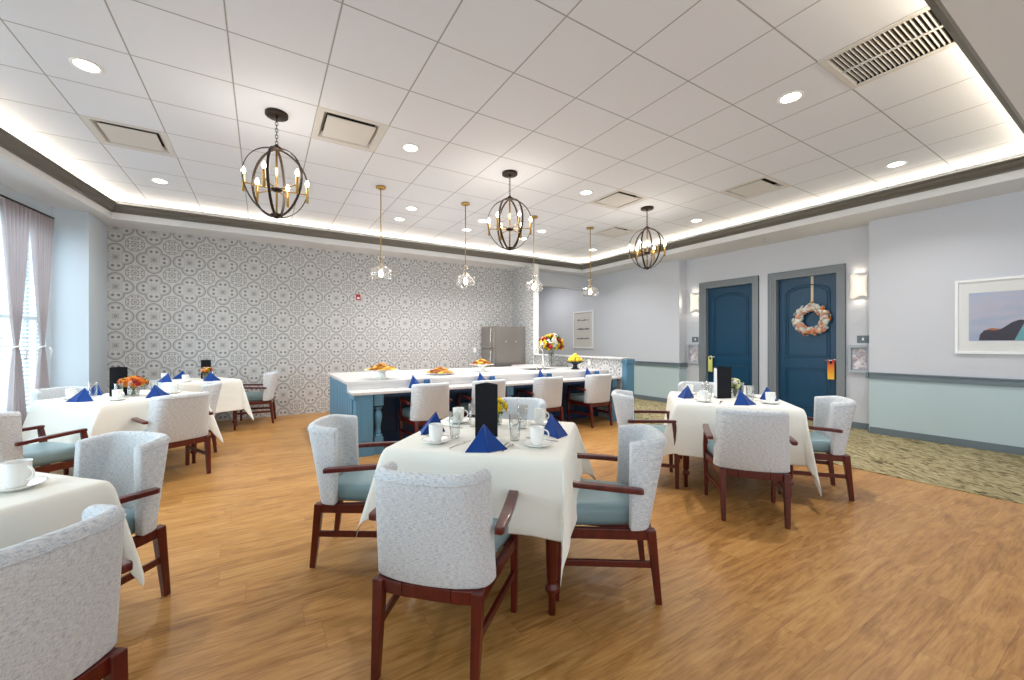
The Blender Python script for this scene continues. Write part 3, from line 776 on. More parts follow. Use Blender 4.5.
# vertical boards on the left end
vb = MB(); y = y0c+.20
while y < yb-.12:
    vb.box(bx-.016,bx,y,y+.105,.11,UZ-.10,M=Tm); y += .128
vb.build('end_boards', M_ISL, ctr, bevel=.004)
MB().box(bx-.018,bx,y0c+.02,yb-.04,0,.11,M=Tm).box(bx-.022,bx,yr+.02,yb-.04,UZ-.10,UZ-.031,M=Tm).box(bx-.022,bx,y0c+.02,yr+.02,LZ-.09,LZ-.033,M=Tm).box(bx-.018,bx,yb-.12,yb-.04,.11,UZ-.10,M=Tm).build('end_trim', M_ISL, ctr, bevel=.003)
# panelled back of the knee space
kp = MB()
for k in range(8):
    xa = bx+.10+k*.515
    kp.box(xa,xa+.05,5.265,5.28,.12,.70,M=Tm)
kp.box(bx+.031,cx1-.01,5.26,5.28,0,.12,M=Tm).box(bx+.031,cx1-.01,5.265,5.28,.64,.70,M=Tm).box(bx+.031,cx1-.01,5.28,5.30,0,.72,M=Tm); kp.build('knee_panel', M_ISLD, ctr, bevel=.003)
# front corner pillars and turned posts
def post(x, y):
    p = MB(); p.box(x-.055,x+.055,y-.055,y+.055,LZ-.17,LZ-.033,M=Tm).box(x-.06,x+.06,y-.06,y+.06,0,.13,M=Tm).box(x-.052,x+.052,y-.052,y+.052,.13,.20,M=Tm)
    p.lathe([(.05,.20),(.052,.215),(.034,.23),(.042,.245),(.034,.26),(.030,.30),(.038,.36),(.050,.42),(.050,.46),(.036,.50),(.030,.515),(.044,.525),(.044,.535),(.05,.55)],20,c=(x-cx0,y-y0c,0))
    return p
for x in (bx+.26, 2.98, cx1-.12): post(x, y0c+.09).build('turned_post', M_ISL, ctr, bevel=.002)
MB().box(bx+.0305,bx+.19,y0c+.018,y0c+.05,0,LZ-.033,M=Tm).box(bx-.01,bx+.2,y0c+.008,y0c+.018,0,.13,M=Tm).box(bx+.06,bx+.15,y0c+.010,y0c+.018,.18,LZ-.10,M=Tm).build('corner_pillar', M_ISL, ctr, bevel=.004)
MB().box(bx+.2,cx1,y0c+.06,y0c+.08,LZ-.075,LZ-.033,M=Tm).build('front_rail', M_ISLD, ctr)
# faucet
fa = thing('faucet', 'tall white gooseneck faucet at the counter sink', 'faucet', (4.16,5.58,UZ))
MB().lathe([(.001,0),(.028,0),(.028,.01),(.016,.018),(.016,.05),(.001,.05)],16).tube([(0,0,.03),(0,0,.30)]+[(0-.075+.075*cos(a),.0+.0,.30+.085*sin(a)) for a in [k*pi/10 for k in range(1,11)]]+[(-.15,0,.255)],.011,10).build('spout', M_CHROME, fa)
MB().tube([(.016,0,.04),(.05,0,.05),(.085,0,.075)],.006,8).build('lever', M_CHROME, fa)
sd = thing('soap_dispenser', 'slim chrome soap pump standing left of the gooseneck faucet', 'soap dispenser', (4.03,5.58,UZ))
MB().lathe([(.001,0),(.018,0),(.018,.006),(.009,.012),(.009,.07),(.001,.07)],14).build('base', M_CHROME, sd); MB().tube([(0,0,.06),(0,0,.10),(-.02,0,.11),(-.06,0,.10)],.005,8).build('nozzle', M_CHROME, sd)

# napkins and mugs along the lower worktop
def at_y(px, Y):    # x on the plane y=Y seen at photo column px (measured from the photograph)
    r = (px-500)/401.28; c, s = cos(.5339), sin(.5339)
    return Y*(r*c+s)/(-r*s+c)
for i,(pn,pm) in enumerate(((413,427),(480,492.5),(540,549.5),(587,597))):
    w = ('first','second','third','last')[i]+' from the left along the counter'
    nk = put('folded_napkin', at_y(pn,4.97), 4.97, LZ+.001, .35-.1*i, 'royal blue peaked napkin, %s' % w, 'napkins along the counter'); nk.scale = (1.0,.85,1.32)
    put('mug', at_y(pm,4.985), 4.985, LZ+.001, -.2, 'blue mug with white handle, %s' % w, 'blue mugs along the counter')
    put('fork', at_y(pn-14,4.87), 4.80, LZ+.001, .1, 'steel fork left of the peaked napkin, %s' % w, 'forks along the counter')

# food stands
def cookie_mesh(r, m):
    me = MB().lathe([(.001,0),(r*.8,.0),(r,.006),(r*.97,.013),(r*.6,.019),(.001,.021)],14).build('cookie', m).data; protodata(me); return me
CK = [cookie_mesh(.045,M_COOKIE), cookie_mesh(.042,M_COOKIE2), cookie_mesh(.038,mat('pastry_yellow',srgb(226,178,70),.7))]
def stand(x, y, label, rtop, h, npile, gl, seed, foot=.085):
    t = thing('cake_stand', label, 'cake stand', (x,y,UZ))
    if h > .05:
        MB().lathe([(.001,0),(foot,0),(foot+.004,.006),(foot*.72,.018),(foot*.55,.05),(foot*.7,h-.012),(.001,h-.012)],24).build('pedestal', M_CHINA, t)
    MB().lathe([(.001,h-.012),(rtop*.6,h-.012),(rtop,h),(rtop+.004,h+.006),(rtop-.006,h+.006),(rtop*.6,h-.004),(.001,h-.004)],32).build('plate', M_CHINA, t)
    rnd = random.Random(seed); n = 0
    for lay in range(4):
        R_ = rtop*(.80-.22*lay); cnt = max(1,int(npile*(.45,.3,.17,.08)[lay]))
        for k in range(cnt):
            a = 2*pi*k/cnt + lay*.6; rr_ = R_*(1 if k%2 else .62)*rnd.uniform(.85,1)
            o = bpy.data.objects.new('cookie', rnd.choice(CK)); COL.objects.link(o)
            o.location = (x+cos(a)*rr_, y+sin(a)*rr_, UZ+h+.003+lay*.021+rnd.uniform(0,.003)); o.rotation_euler = (rnd.uniform(-.25,.25),rnd.uniform(-.25,.25),rnd.uniform(0,6))
            tag(o, 'golden baked cookie heaped on the '+gl, 'cookie', 'cookies on the '+gl); n += 1
stand(1.33,5.27,'white pedestal cake stand of cookies near the left end of the counter',.215,.115,34,'left pedestal stand',1)
stand(2.27,5.57,'low white platter of cookies in the middle of the counter',.225,.020,44,'low middle platter',2)
stand(3.07,5.77,'white pedestal cake stand of cookies in front of the fridge',.19,.115,30,'pedestal stand before the fridge',3)
fb = thing('fruit_bowl', 'dark footed bowl of yellow fruit on the counter by the tiled half wall', 'bowl', (4.78,5.46,UZ))
MB().lathe([(.001,0),(.075,0),(.078,.01),(.05,.02),(.038,.06),(.045,.085),(.10,.10),(.16,.130),(.165,.137),(.155,.135),(.09,.108),(.001,.10)],28).build('bowl', M_DARKCER, fb)
rnd = random.Random(9); FR = MB().lathe([(.001,-.036),(.018,-.034),(.034,-.018),(.040,0),(.035,.02),(.018,.034),(.004,.031),(.001,.028)],16).build('fruit', M_FRUIT).data; protodata(FR)
for k in range(13):
    if k < 7: a = 2*pi*k/7; p = (cos(a)*.095,sin(a)*.095,.160)
    elif k < 12: a = 2*pi*k/5; p = (cos(a)*.052,sin(a)*.052,.205)
    else: p = (0,0,.245)
    o = bpy.data.objects.new('fruit', FR); COL.objects.link(o); o.location = (4.78+p[0],5.46+p[1],UZ+p[2]); o.rotation_euler = (rnd.uniform(-1,1),rnd.uniform(-1,1),0)
    tag(o, 'round yellow fruit heaped in the dark footed bowl', 'fruit', 'fruit in the footed bowl')
tall = [(.001,0),(.045,0),(.048,.006),(.050,.04),(.062,.26),(.059,.26),(.046,.04),(.001,.012)]
bouquet(4.86,6.25,UZ,'big bouquet of yellow, red and white flowers in a tall glass vase on the counter',tall,.42,(.225,.21),98,.048,[M_YEL,M_YEL,M_YEL,M_ORANGE,M_RED,M_RED,M_PW],8,nl=320)

# fridge
fg = thing('refrigerator', 'brushed steel refrigerator against the patterned wall', 'refrigerator', (4.31,7.56,0))
MB().box(.06,.82,0,.57,.03,1.67).box(.10,.79,.03,.54,0,.03).build('cabinet', M_FRIDGE, fg, bevel=.006)
d1 = MB().box(0,.055,.003,.567,.04,1.16).build('door', M_FRIDGE, fg, bevel=.008); d2 = MB().box(0,.055,.003,.567,1.175,1.67).build('door', M_FRIDGE, fg, bevel=.008)
MB().tube([(0,.06,.55),(-.04,.06,.57),(-.05,.06,.9),(-.04,.06,1.11),(0,.06,1.13)],.013,8).build('handle', M_STEEL, d1)
MB().tube([(0,.06,1.20),(-.04,.06,1.22),(-.05,.06,1.4),(-.04,.06,1.61),(0,.06,1.63)],.013,8).build('handle', M_STEEL, d2)
mg = MB().lathe([(.001,0),(.014,0),(.014,.008),(.001,.008)],14,M=Matrix.Rotation(pi/2,4,'X')).build('fridge_magnet', M_PAPERW); mg.location = (4.62,7.56,1.33); tag(mg,'left of two white round magnets on the fridge side','magnet','fridge magnets')
m2 = mg.copy(); COL.objects.link(m2); m2.location = (4.88,7.56,1.33); m2['label'] = 'right of two white round magnets on the fridge side'
# ------------------------------------------------------------------ ceiling tiles with vent openings
GX, GY = -.809, 1.333
def cell(i, j): return GX+.61*i, GY+.61*j
VENTS = {(-1,6):'square white air diffuser at the left of the ceiling', (2,4):'square white air diffuser between the left chandelier and the ceiling middle', (10,2):'square air diffuser in the ceiling above the blue doors', (8,4):'square air diffuser between the middle and right chandeliers', (10,6):'square air diffuser beyond the right chandelier'}
GR = (7,-1)
cm = MB(); X0, X1, Y0, Y1 = -3.2, TR+.16, TF-.16, TB+.16
for i in range(-5,14):
    for j in range(-3,13):
        x, y = cell(i,j)
        if (i,j) in VENTS or (i,j) == GR: continue
        a, b, c, d = max(x,X0), min(x+.61,X1), max(y,Y0), min(y+.61,Y1)
        if b-a > .001 and d-c > .001: cm.box(a,b,c,d,CZ,CZ+.1)
struct(cm.build('ceiling', M_CEIL))
vp = None
for k,(c,lab) in enumerate(VENTS.items()):
    x, y = cell(*c); x += .305; y += .305
    if vp is None:
        t = thing('ceiling_vent', lab, 'vent', (x,y,CZ), 0, 'square ceiling vents')
        h = .305; s_ = MB()
        s_.add([(-h,-h,0),(h,-h,0),(h,h,0),(-h,h,0),(-.25,-.25,.002),(.25,-.25,.002),(.25,.25,.002),(-.25,.25,.002),(-.215,-.215,.055),(.215,-.215,.055),(.215,.215,.055),(-.215,.215,.055)],
               [(0,1,5,4),(1,2,6,5),(2,3,7,6),(3,0,4,7),(4,5,9,8),(5,6,10,9),(6,7,11,10),(7,4,8,11)])
        s_.build('frame', M_VENT, t)
        MB().box(-h,h,-h,h,.09,.10).box(-.30,-.215,-h,h,.055,.09).box(.215,.30,-h,h,.055,.09).box(-.215,.215,-.30,-.215,.055,.09).box(-.215,.215,.215,.30,.055,.09).build('plenum', M_VDARK, t)
        MB().box(-.215,.215,-.19,.215,.004,.012).build('face_plate', M_VENT, t, bevel=.003)
        vp = (t, snapshot(t))
    else: dup(vp[0], (x,y,CZ), 0, lab, 'square ceiling vents', ch=vp[1])
x, y = cell(*GR)
g = thing('return_grille', 'large slatted return air grille at the top right of the ceiling', 'vent', (x+.305,y+.305,CZ))
MB().box(-.305,.305,-.305,-.265,-.006,.004).box(-.305,.305,.265,.305,-.006,.004).box(-.305,-.265,-.265,.265,-.006,.004).box(.265,.305,-.265,.265,-.006,.004).build('frame', M_VENT, g, bevel=.002)
m = MB()
for k in range(22):
    xx = -.262+k*.0249; m.bar((-.265,xx,.012),(.265,xx,.012),.004,.018,up=(0,-.35,1))
m.box(-.004,.004,-.265,.265,-.004,.01); m.build('slats', M_VENT, g)
MB().box(-.305,.305,-.305,.305,.09,.10).box(-.305,-.30,-.305,.305,.004,.09).box(.30,.305,-.305,.305,.004,.09).box(-.30,.30,-.305,-.30,.004,.09).box(-.30,.30,.30,.305,.004,.09).build('plenum', M_VDARK, g)

# ------------------------------------------------------------------ lights
def area(name, loc, rot, sx, sy, w, col, shape='RECTANGLE', spread=pi):
    l = bpy.data.lights.new(name,'AREA'); l.shape = shape; l.size = sx
    if shape in ('RECTANGLE','ELLIPSE'): l.size_y = sy
    l.energy = w; l.color = col; l.spread = spread
    o = bpy.data.objects.new(name, l); COL.objects.link(o); o.location = loc; o.rotation_euler = rot; return o
WARM = (1,.88,.70); DAY = (.86,.94,1); NEU = (1,.985,.98)
CANS = [((-.5,4.5),'recessed light at the upper left of the ceiling, left of the left chandelier'),((-.5,8.5),'recessed light beyond the left diffuser, near the patterned wall'),((3.5,4.5),'recessed light in the ceiling centre, between left and middle chandeliers'),
 ((4.5,7.5),'recessed light between the two left pendants, nearer of the pair'),((4.5,8.5),'recessed light between the two left pendants, farther of the pair'),((6.5,7.5),'recessed light just left of the middle chandelier, nearer of the pair'),((6.5,8.5),'recessed light beside the second pendant rod'),
 ((7.5,4.5),'recessed light right of the middle chandelier'),((8.5,7.5),'recessed light right of the third pendant rod'),((8.5,8.5),'recessed light behind the middle chandelier'),((11.5,8.5),'small recessed light beside the rightmost pendant rod'),((7.5,.5),'recessed light next to the large slatted grille'),
 ((11.5,.5),'recessed light at the right, near the cove above the white wall'),((11.5,4.5),'recessed light above the left blue door')]
cp = None
for (ij, lab) in CANS:
    x, y = cell(*ij)
    if cp is None:
        t = thing('recessed_light', lab, 'ceiling light', (x,y,CZ), 0, 'recessed ceiling lights')
        MB().lathe([(.068,-.001),(.090,-.001),(.092,-.006),(.086,-.010),(.070,-.007)],28,cap=False).build('trim_ring', M_WHITE, t)
        MB().lathe([(.001,-.004),(.070,-.005),(.070,-.001),(.001,-.001)],28).build('lens', M_CAN, t)
        cp = (t, snapshot(t))
    else: dup(cp[0], (x,y,CZ), 0, lab, 'recessed ceiling lights', ch=cp[1])
    area('can_lamp', (x,y,CZ-.02), (0,0,0), .13, .13, 14, NEU, 'DISK', R(130))
# cove strips hidden behind the crown, shining up at the ceiling
CW = 3.6
for (loc, rot, ln) in (((TLB/2+TLF/2-.03,(TF+TB)/2,3.235),(0,R(180+50),-math.atan(SL)),TB-TF),((TR+.03,(TF+TB)/2,3.235),(0,R(180-50),0),TB-TF)):
    area('cove_strip', loc, rot, .04, ln, CW*ln, WARM)
for (loc, rot, ln) in ((((TL+TR)/2,TB+.03,3.235),(R(180+50),0,0),TR-TL),(((TL+TR)/2,TF-.03,3.235),(R(180-50),0,0),TR-TL)):
    area('cove_strip', loc, rot, ln, .04, CW*ln, WARM)

area('hall_fill', (6.4,9.2,SZ-.02), (0,0,0), .5, .5, 18, NEU)  # unseen fill light added to brighten the hall beyond the beam
# chandeliers
def chandelier(x, y, label, rz):
    t = thing('chandelier', label, 'chandelier', (x,y,CZ), rz, 'orb chandeliers')
    MB().lathe([(.001,-.028),(.087,-.028),(.092,-.024),(.092,0),(.001,0)],28).lathe([(.001,-.045),(.014,-.045),(.016,-.028),(.001,-.028)],12).build('canopy', M_BRONZE, t)
    ch = MB(); z = -.045; k = 0
    while z > -.275:
        pts = [(.011*cos(a)*(1 if k%2 else 0), .011*cos(a)*(0 if k%2 else 1), z-.016+.020*sin(a)) for a in [2*pi*q/10 for q in range(10)]]
        ch.tube(pts,.0028,5,closed=True); z -= .029; k += 1
    ch.build('chain', M_BRONZE, t)
    zc = -.60
    for q in range(3):
        a0 = q*pi/3 + .25; m = MB(); pts = []
        for s_ in range(41):
            u = -pi/2 + 2*pi*s_/40
            rx = .265*cos(u); zz = .285*sin(u)
            if sin(u) < -.2: zz -= .035*((-sin(u)-.2)/.8)**2
            pts.append((rx*cos(a0), rx*sin(a0), zc+zz))
        tan = Vector((-sin(a0),cos(a0),0)); v = []; f = []
        for p in pts[:-1]:
            p = Vector(p); d = (p-Vector((0,0,zc))).normalized()
            for su, sv in ((-1,-1),(1,-1),(1,1),(-1,1)): v.append(p+tan*su*.011+d*sv*.003)
        n = len(pts)-1
        for i in range(n):
            j = (i+1)%n
            for k in range(4): f.append((i*4+k,i*4+(k+1)%4,j*4+(k+1)%4,j*4+k))
        m.add(v,f); m.build('hoop', M_BRONZE, t)
    MB().lathe([(.001,-.275),(.012,-.275),(.02,-.29),(.045,-.305),(.045,-.318),(.001,-.322)],20).lathe([(.001,zc-.335),(.012,zc-.332),(.05,zc-.305),(.045,zc-.295),(.001,zc-.29)],20).build('cap', M_BRONZE, t)
    MB().lathe([(.009,zc-.30),(.009,-.31)],12).build('centre_rod', M_BRASS, t)
    hz = zc-.075
    MB().lathe([(.001,hz-.025),(.02,hz-.022),(.045,hz-.008),(.045,hz+.006),(.02,hz+.02),(.001,hz+.02)],20).build('hub', M_BRONZE, t)
    for q in range(6):
        a = q*pi/3 + .12; c, s = cos(a), sin(a); r = .25
        ar = MB().tube([(c*.03,s*.03,hz),(c*r,s*r,hz+.006)],.006,8).build('arm', M_BRASS, t)
        MB().lathe([(.001,hz-.07),(.0115,hz-.07),(.0115,hz+.075),(.009,hz+.078),(.001,hz+.078)],14,c=(c*r,s*r,0)).build('candle_sleeve', M_BRASS, ar)
        MB().lathe([(.001,hz+.078),(.008,hz+.08),(.016,hz+.098),(.016,hz+.112),(.008,hz+.135),(.001,hz+.142)],14,c=(c*r,s*r,0)).build('bulb', M_BULB, ar)
    l = bpy.data.lights.new('chandelier_lamp','POINT'); l.energy = 8; l.color = (1,.90,.78); l.shadow_soft_size = .12
    o = bpy.data.objects.new('chandelier_lamp', l); COL.objects.link(o); o.location = (x,y,CZ+zc+.12)
    return t
y = GY+.61*4.5
chandelier(GX+.61*1.5, y, 'orb chandelier with six candle bulbs at the left, the largest of the three', 0)
chandelier(GX+.61*5.5, y, 'orb chandelier with six candle bulbs above the centre of the room', .3)
chandelier(GX+.61*9.5, y, 'orb chandelier with six candle bulbs at the right, farthest and smallest', .15)
# pendants over the counter
def make_pendant(x, y):
    t = thing('pendant_light', '', 'pendant light', (x,y,CZ), 0, 'glass pendant lights')
    MB().lathe([(.001,-.022),(.062,-.022),(.064,-.018),(.064,0),(.001,0)],24).build('canopy', M_BRASS, t)
    MB().lathe([(.0065,-1.05),(.0065,-.022)],10).lathe([(.001,-1.09),(.016,-1.09),(.018,-1.05),(.010,-1.0),(.001,-1.0)],16).lathe([(.001,-.94),(.022,-.94),(.022,-.925),(.001,-.925)],16).build('stem', M_BRASS, t)
    MB().lathe([(.066,-.915),(.046,-.93),(.034,-.955),(.032,-.99),(.036,-1.035),(.06,-1.05),(.11,-1.062),(.142,-1.085),(.150,-1.12),(.146,-1.165),(.130,-1.205),(.127,-1.205),(.142,-1.165),(.146,-1.12),(.138,-1.088),(.108,-1.066),(.058,-1.054),(.033,-1.038),(.029,-.99),(.031,-.955),(.044,-.933),(.066,-.915)],32,cap=False).build('glass_shade', M_GLASS2, t)
    MB().lathe([(.001,-1.178),(.018,-1.170),(.028,-1.148),(.028,-1.125),(.014,-1.10),(.012,-1.085),(.001,-1.085)],16).build('bulb', M_BULB, t)
    return t
y = GY+.61*6.5; pr = None
for i, k in enumerate((3.5,5.5,7.5,9.5)):
    x = GX+.61*k; lab = ('leftmost','second from the left','third from the left','rightmost')[i]+' brass pendant with clear glass bowl shade above the counter'
    if pr is None: pr = make_pendant(x, y); pr['label'] = lab; prt = snapshot(pr)
    else: dup(pr, (x,y,CZ), 0, lab, 'glass pendant lights', ch=prt)
    l = bpy.data.lights.new('pendant_lamp','POINT'); l.energy = 2; l.color = (1,.88,.70); l.shadow_soft_size = .04
    o = bpy.data.objects.new('pendant_lamp', l); COL.objects.link(o); o.location = (x,y,CZ-1.235)

# ------------------------------------------------------------------ things on the recess wall
def sconce(y, z, label):
    t = thing('wall_sconce', label, 'wall light', (DX,y,z), 0, 'glass wall sconces')
    MB().box(-.012,0,-.05,.05,-.10,.10).build('back_plate', M_CHROME, t, bevel=.003)
    v = []; n = 13; mrow = 13
    for i in range(mrow):
        u = i/(mrow-1)*2-1
        for k in range(n):
            w = k/(n-1)*2-1
            hw = .092*(1+.12*u*u); zz = u*.17 + .022*sin(w*3.0)*u
            v.append((-.014-.085*(1-w*w)*(1-.45*u*u)-.01, w*hw, zz))
    f = [(i*n+k,i*n+k+1,(i+1)*n+k+1,(i+1)*n+k) for i in range(mrow-1) for k in range(n-1)]
    MB().add(v,f,True).build('glass_shade', M_SCON, t, solid=.006)
    area('sconce_lamp', (DX-.13,y,z), (0,R(90),0), .12, .25, 1.3, (1,.85,.66))
    area('sconce_lamp', (DX-.05,y,z+.20), (0,R(180),0), .06, .12, .16, (1,.85,.66))
    area('sconce_lamp', (DX-.05,y,z-.20), (0,0,0), .06, .12, .16, (1,.85,.66))
sconce(2.455,2.155,'glowing glass wall sconce right of the door with the wreath')
sconce(5.12,2.14,'glowing glass wall sconce left of the left blue door')
def plaque(y, z, label):
    o = MB().box(DX-.008,DX,y-.07,y+.07,z-.055,z+.055,0).box(DX-.010,DX-.008,y-.012,y+.010,z-.018,z+.022,1).build('room_plaque', [M_GREYPL,M_PAPERW]); tag(o,label,'sign','room plaques')
plaque(2.41,1.355,'grey room plaque right of the wreathed door, above the wall box'); plaque(5.12,1.37,'grey room plaque left of the left blue door')
def m_scene(name, base, dark, sc):
    m = mat(name, base, .5); t = NT(m); n = t.noise(t.coord('Object'), sc, 4, .6, .5); t.col(t.ramp(n, [(.42, dark),(.52, base),(.7, srgb(235,235,235))])); return m
M_MEMO = m_scene('memory_photo', srgb(206,200,204), srgb(168,150,158), 14)
def memo(y, z, label):
    t = thing('display_box', label, 'display box', (DX,y,z), 0, 'memory boxes by the doors')
    MB().box(-.05,0,-.125,-.095,-.21,.21).box(-.05,0,.095,.125,-.21,.21).box(-.05,0,-.095,.095,-.21,-.17).box(-.05,0,-.095,.095,.17,.21).box(-.012,0,-.095,.095,-.17,.17).build('frame', mat('box_frame', srgb(176,182,190), .4), t, bevel=.002)
    MB().box(-.020,-.0125,-.085,.085,-.155,.07).box(-.02,-.0125,-.07,.07,.09,.15).build('photo', M_MEMO, t)
memo(2.445,1.06,'framed display box right of the wreathed door'); memo(5.15,1.075,'framed display box left of the left blue door')
# wreath
wr = thing('wreath', 'round wreath of white and peach flowers hanging on the right blue door', 'wreath', (DX+.088,3.09,1.68))
rnd = random.Random(21); MB().tube([(-.04,.195*cos(a),.195*sin(a)) for a in [2*pi*k/32 for k in range(32)]],.046,8,closed=True).build('ring', M_PW, wr)
for k in range(92):
    a = 2*pi*k/92*1.0+rnd.uniform(-.05,.05); b = rnd.uniform(-1.3,1.3) if k%3 else rnd.uniform(-2,2)
    rr_ = .195+.062*sin(b); px = -.045-.045*cos(b)
    low_ = sin(a) < -.25 or cos(a) < -.6
    mm = rnd.choice([M_ORANGE if rnd.random()<.25 else M_PINK, M_PINK, M_PW]) if low_ else rnd.choice([M_PW,M_PW,M_PW,M_PINK])
    blossom(wr, (px, rr_*cos(a), rr_*sin(a)), rnd.uniform(.028,.038), mm, rnd, (-cos(b)-.2, cos(a)*sin(b), sin(a)*sin(b)))
M_RIB = mat('ribbon_gold', srgb(214,196,160), .5)
MB().box(-.006,-.002,-.018,.018,.20,.745).build('ribbon', M_RIB, wr)
MB().box(-.030,-.006,-.030,.030,.19,.31).build('ribbon_loop', mat('ribbon_brown', srgb(168,132,82), .5), wr, bevel=.01)
def hanger(y, label, c1, c2, x=DX+.028):
    m = mat('hanger_card', c1, .6); t = NT(m); z = t.sep(t.coord('Object'))[2]
    t.col(t.ramp(t.m('ADD', t.m('MULTIPLY', z, 3.6), 1.0), [(.0, c2),(1.0, c1)]))
    b = MB(); b.box(0,.0012,-.045,.045,-.28,-.035).box(0,.0012,-.045,-.018,-.035,.03).box(0,.0012,.018,.045,-.035,.03).box(0,.0012,-.018,.018,.012,.03)
    o = b.build('door_hanger', m); o.location = (x,y,1.0); tag(o,label,'door hanger')
hanger(D2[0]+.115,'red to yellow card hanging from the right door lever',srgb(206,50,34),srgb(244,196,60))
hanger(D1[1]-.115,'pale yellow-green card hanging from the left door lever',srgb(212,214,120),srgb(196,200,110))

# ------------------------------------------------------------------ pictures
pc = thing('framed_picture', 'large white framed seaside picture on the right wall, cut by the photo edge', 'picture', (XR,.87,1.62))
MB().box(-.03,0,-.565,-.535,-.455,.455).box(-.03,0,.535,.565,-.455,.455).box(-.03,0,-.535,.535,-.455,-.425).box(-.03,0,-.535,.535,.425,.455).build('frame', M_FRAMEW, pc, bevel=.003)
MB().box(-.012,0,-.535,.535,-.425,.425).build('mat_board', M_MATBOARD, pc)
def m_art():
    m = mat('art_sky', srgb(190,194,212), .6); t = NT(m); p = t.sep(t.coord('Object'))
    n = t.noise(t.comb(0, t.m('MULTIPLY', p[1], 2), t.m('MULTIPLY', p[2], 9)), 2, 3)
    t.col(t.ramp(t.m('ADD', t.m('MULTIPLY', p[2], .9), t.m('MULTIPLY', n, .9)), [(.1, srgb(168,182,208)),(.4, srgb(186,192,212)),(.55, srgb(198,196,212)),(.8, srgb(182,194,216))])); return m
art = MB().box(-.014,-.012,-.42,.45,-.295,.29).build('print', m_art(), pc)
art_shape = lambda pts, m_, x: MB().add([(x,a,b) for a,b in pts]+[(x+.0008,a,b) for a,b in pts],[tuple(range(len(pts))),tuple(reversed(range(len(pts),2*len(pts))))]).build('painted_shape', m_, art)
art_shape([(.37,-.29),(.36,-.22),(.33,-.17),(.27,-.14),(.20,-.155),(.17,-.13),(.12,-.08),(.06,-.05),(.02,-.06),(-.1,-.02),(-.41,.03),(-.41,-.29)], mat('art_rock', srgb(74,70,82), .6), -.0155)
art_shape([(.33,-.17),(.27,-.14),(.20,-.155),(.24,-.172),(.29,-.165)], mat('art_rust', srgb(186,120,90), .6), -.0165)
art_shape([(.02,-.06),(-.06,.22),(-.12,.20),(-.16,-.29),(.10,-.29)], mat('art_teal_reflection', srgb(118,180,188), .6), -.0162)  # teal window reflection of the glass, painted onto the print
MB().box(-.024,-.021,-.534,.534,-.424,.424).build('glass', M_PICGLASS, pc)
p2 = thing('framed_picture', 'tall white framed drawing with dark bands, beyond the half wall', 'picture', (XR,8.25,1.655))
MB().box(-.03,0,-.395,-.355,-.505,.505).box(-.03,0,.355,.395,-.505,.505).box(-.03,0,-.355,.355,-.505,-.465).box(-.03,0,-.355,.355,.465,.505).build('frame', M_FRAMEW, p2, bevel=.003)
MB().box(-.012,0,-.355,.355,-.465,.465).build('mat_board', mat('paper_beige', srgb(206,203,196), .8), p2)
dk = MB(); rnd = random.Random(4)
for zc_, n_ in ((.26,9),(.02,14),(-.24,12)):
    for k in range(n_): yy = -.24+.48*k/n_; dk.box(-.0135,-.012,yy,yy+.04,zc_-rnd.uniform(.004,.02),zc_+rnd.uniform(.004,.035))
dk.build('drawing', mat('ink', srgb(104,102,104), .8), p2)

# small wall fittings
fa_ = thing('fire_alarm', 'small red fire alarm on the patterned back wall', 'alarm', (1.60,YB,2.19))
MB().box(-.04,.04,-.03,0,-.055,.055).build('body', M_FIRE, fa_, bevel=.004); MB().box(-.022,.022,-.034,-.03,-.035,.0).build('strobe', M_PAPERW, fa_)
def outlet(loc, rz, label):
    t = thing('outlet_plate', label, 'outlet', loc, rz)
    MB().box(-.036,.036,-.006,0,-.058,.058).build('plate', M_WHITE, t, bevel=.002); MB().box(-.016,.016,-.008,-.006,-.04,.04).build('switch', M_PAPERW, t)
outlet((4.15,YB,1.14),0,'white switch plate on the patterned wall left of the fridge')
outlet((5.15,5.50,.945),-pi/2,'white outlet plate on the tiled half wall above the counter')
sp = MB().lathe([(.001,-.045),(.012,-.045),(.016,-.04),(.006,-.03),(.006,-.01),(.03,-.004),(.03,0),(.001,0)],16).build('sprinkler', M_CHROME); sp.location = (7.25,3.55,SZ); tag(sp,'small chrome sprinkler head under the soffit above the blue doors','sprinkler')

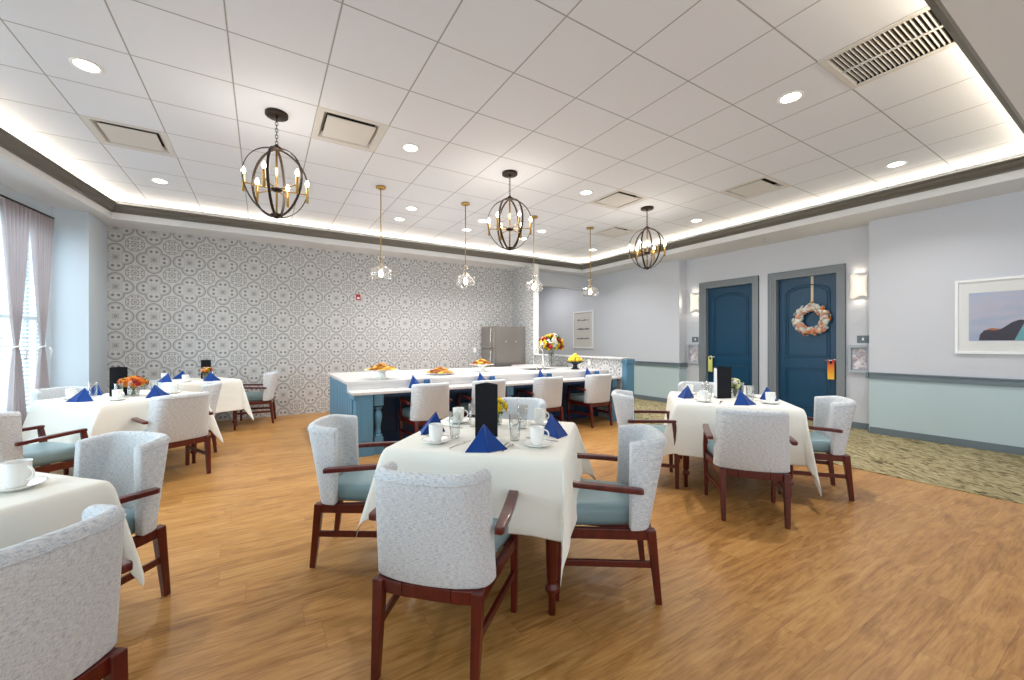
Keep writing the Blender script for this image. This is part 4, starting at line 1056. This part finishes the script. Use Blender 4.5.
# ------------------------------------------------------------------ curtains
def curtain(yt0, yt1, yc, yb0, yb1, label, seed):
    t = thing('curtain', label, 'curtain', (XL+.10,0,0), 0, 'sheer tied curtains'); askew(t)
    rnd = random.Random(seed); ph = rnd.uniform(0,6); NU, NZ = 56, 48; v = []
    for i in range(NZ+1):
        z = 2.85 - 2.82*i/NZ
        if z > 1.25:
            u = (z-1.25)/1.60; s = u**.8; a = (yc-.02)*(1-s)+yt0*s; b = (yc+.02)*(1-s)+yt1*s; am = .012+.022*s
        else:
            u = (1.25-z)/1.22; s = min(1,u*1.6)**.6; a = (yc-.02)*(1-s)+yb0*s; b = (yc+.02)*(1-s)+yb1*s; am = .014+.02*s
        for k in range(NU+1):
            w = k/NU
            v.append((am*sin(w*2*pi*6.5+ph+ .3*sin(z*2)) , a+(b-a)*w, z))
    f = [(i*(NU+1)+k,i*(NU+1)+k+1,(i+1)*(NU+1)+k+1,(i+1)*(NU+1)+k) for i in range(NZ) for k in range(NU)]
    MB().add(v,f,True).build('fabric', M_CURT, t)
    pts = [(.032*cos(a), yc+.03*sin(a), 1.25+.012*cos(a)) for a in [2*pi*k/20 for k in range(20)]]
    tb = MB().tube(pts,.009,6,closed=True).tube([(.05,yc+.04,1.25),(.055,yc+.065,1.20),(.05,yc+.05,1.10)],[.009,.012,.004],6)
    tb.build('tieback', M_WHITE, t)
curtain(6.37,6.80,6.60,6.49,6.72,'left sheer curtain panel tied at the waist, nearest the photo edge',1)
curtain(6.84,7.20,7.03,6.90,7.13,'right sheer curtain panel tied at the waist, next to the pale blue wall',2)
rd = thing('curtain_rod', 'thin dark curtain rod above the window at the far left', 'curtain rod', (XL+.10,6.50,2.872)); askew(rd)
MB().tube([(0,-1.1,0),(0,.74,0)],.012,10).build('rod', M_BLKM, rd)
for yy in (-.62,.70): MB().box(-.10,0,yy-.008,yy+.008,-.008,.008).build('bracket', M_BLKM, rd)

# ------------------------------------------------------------------ daylight and colour management
W = bpy.data.worlds.new('world'); SC.world = W; W.use_nodes = True
bg = W.node_tree.nodes['Background']; bg.inputs[0].default_value = (.86,.93,1,1); bg.inputs[1].default_value = 1.0
for Wd, pw in ((W1,95),(W2,100),(W3,100)):  # W2 and W3 daylight enters through the added unseen windows
    askew_l = area('window_daylight', (XL-.16,(Wd[0]+Wd[1])/2,(Wd[2]+Wd[3])/2), (0,R(-90),0), 2.2, 1.4, pw, (.66,.86,1)); askew_l.matrix_world = SROT @ (Matrix.Translation(askew_l.location) @ Matrix.Rotation(R(-90),4,'Y'))
SC.view_settings.view_transform = 'Standard'; SC.view_settings.look = 'None'; SC.view_settings.gamma = 1
SC.view_settings.use_curve_mapping = False; SC.view_settings.exposure = 0.42
SC.cycles.max_bounces = 10; SC.cycles.transparent_max_bounces = 16; SC.cycles.sample_clamp_indirect = 8
SC.cycles.caustics_reflective = False; SC.cycles.caustics_refractive = False
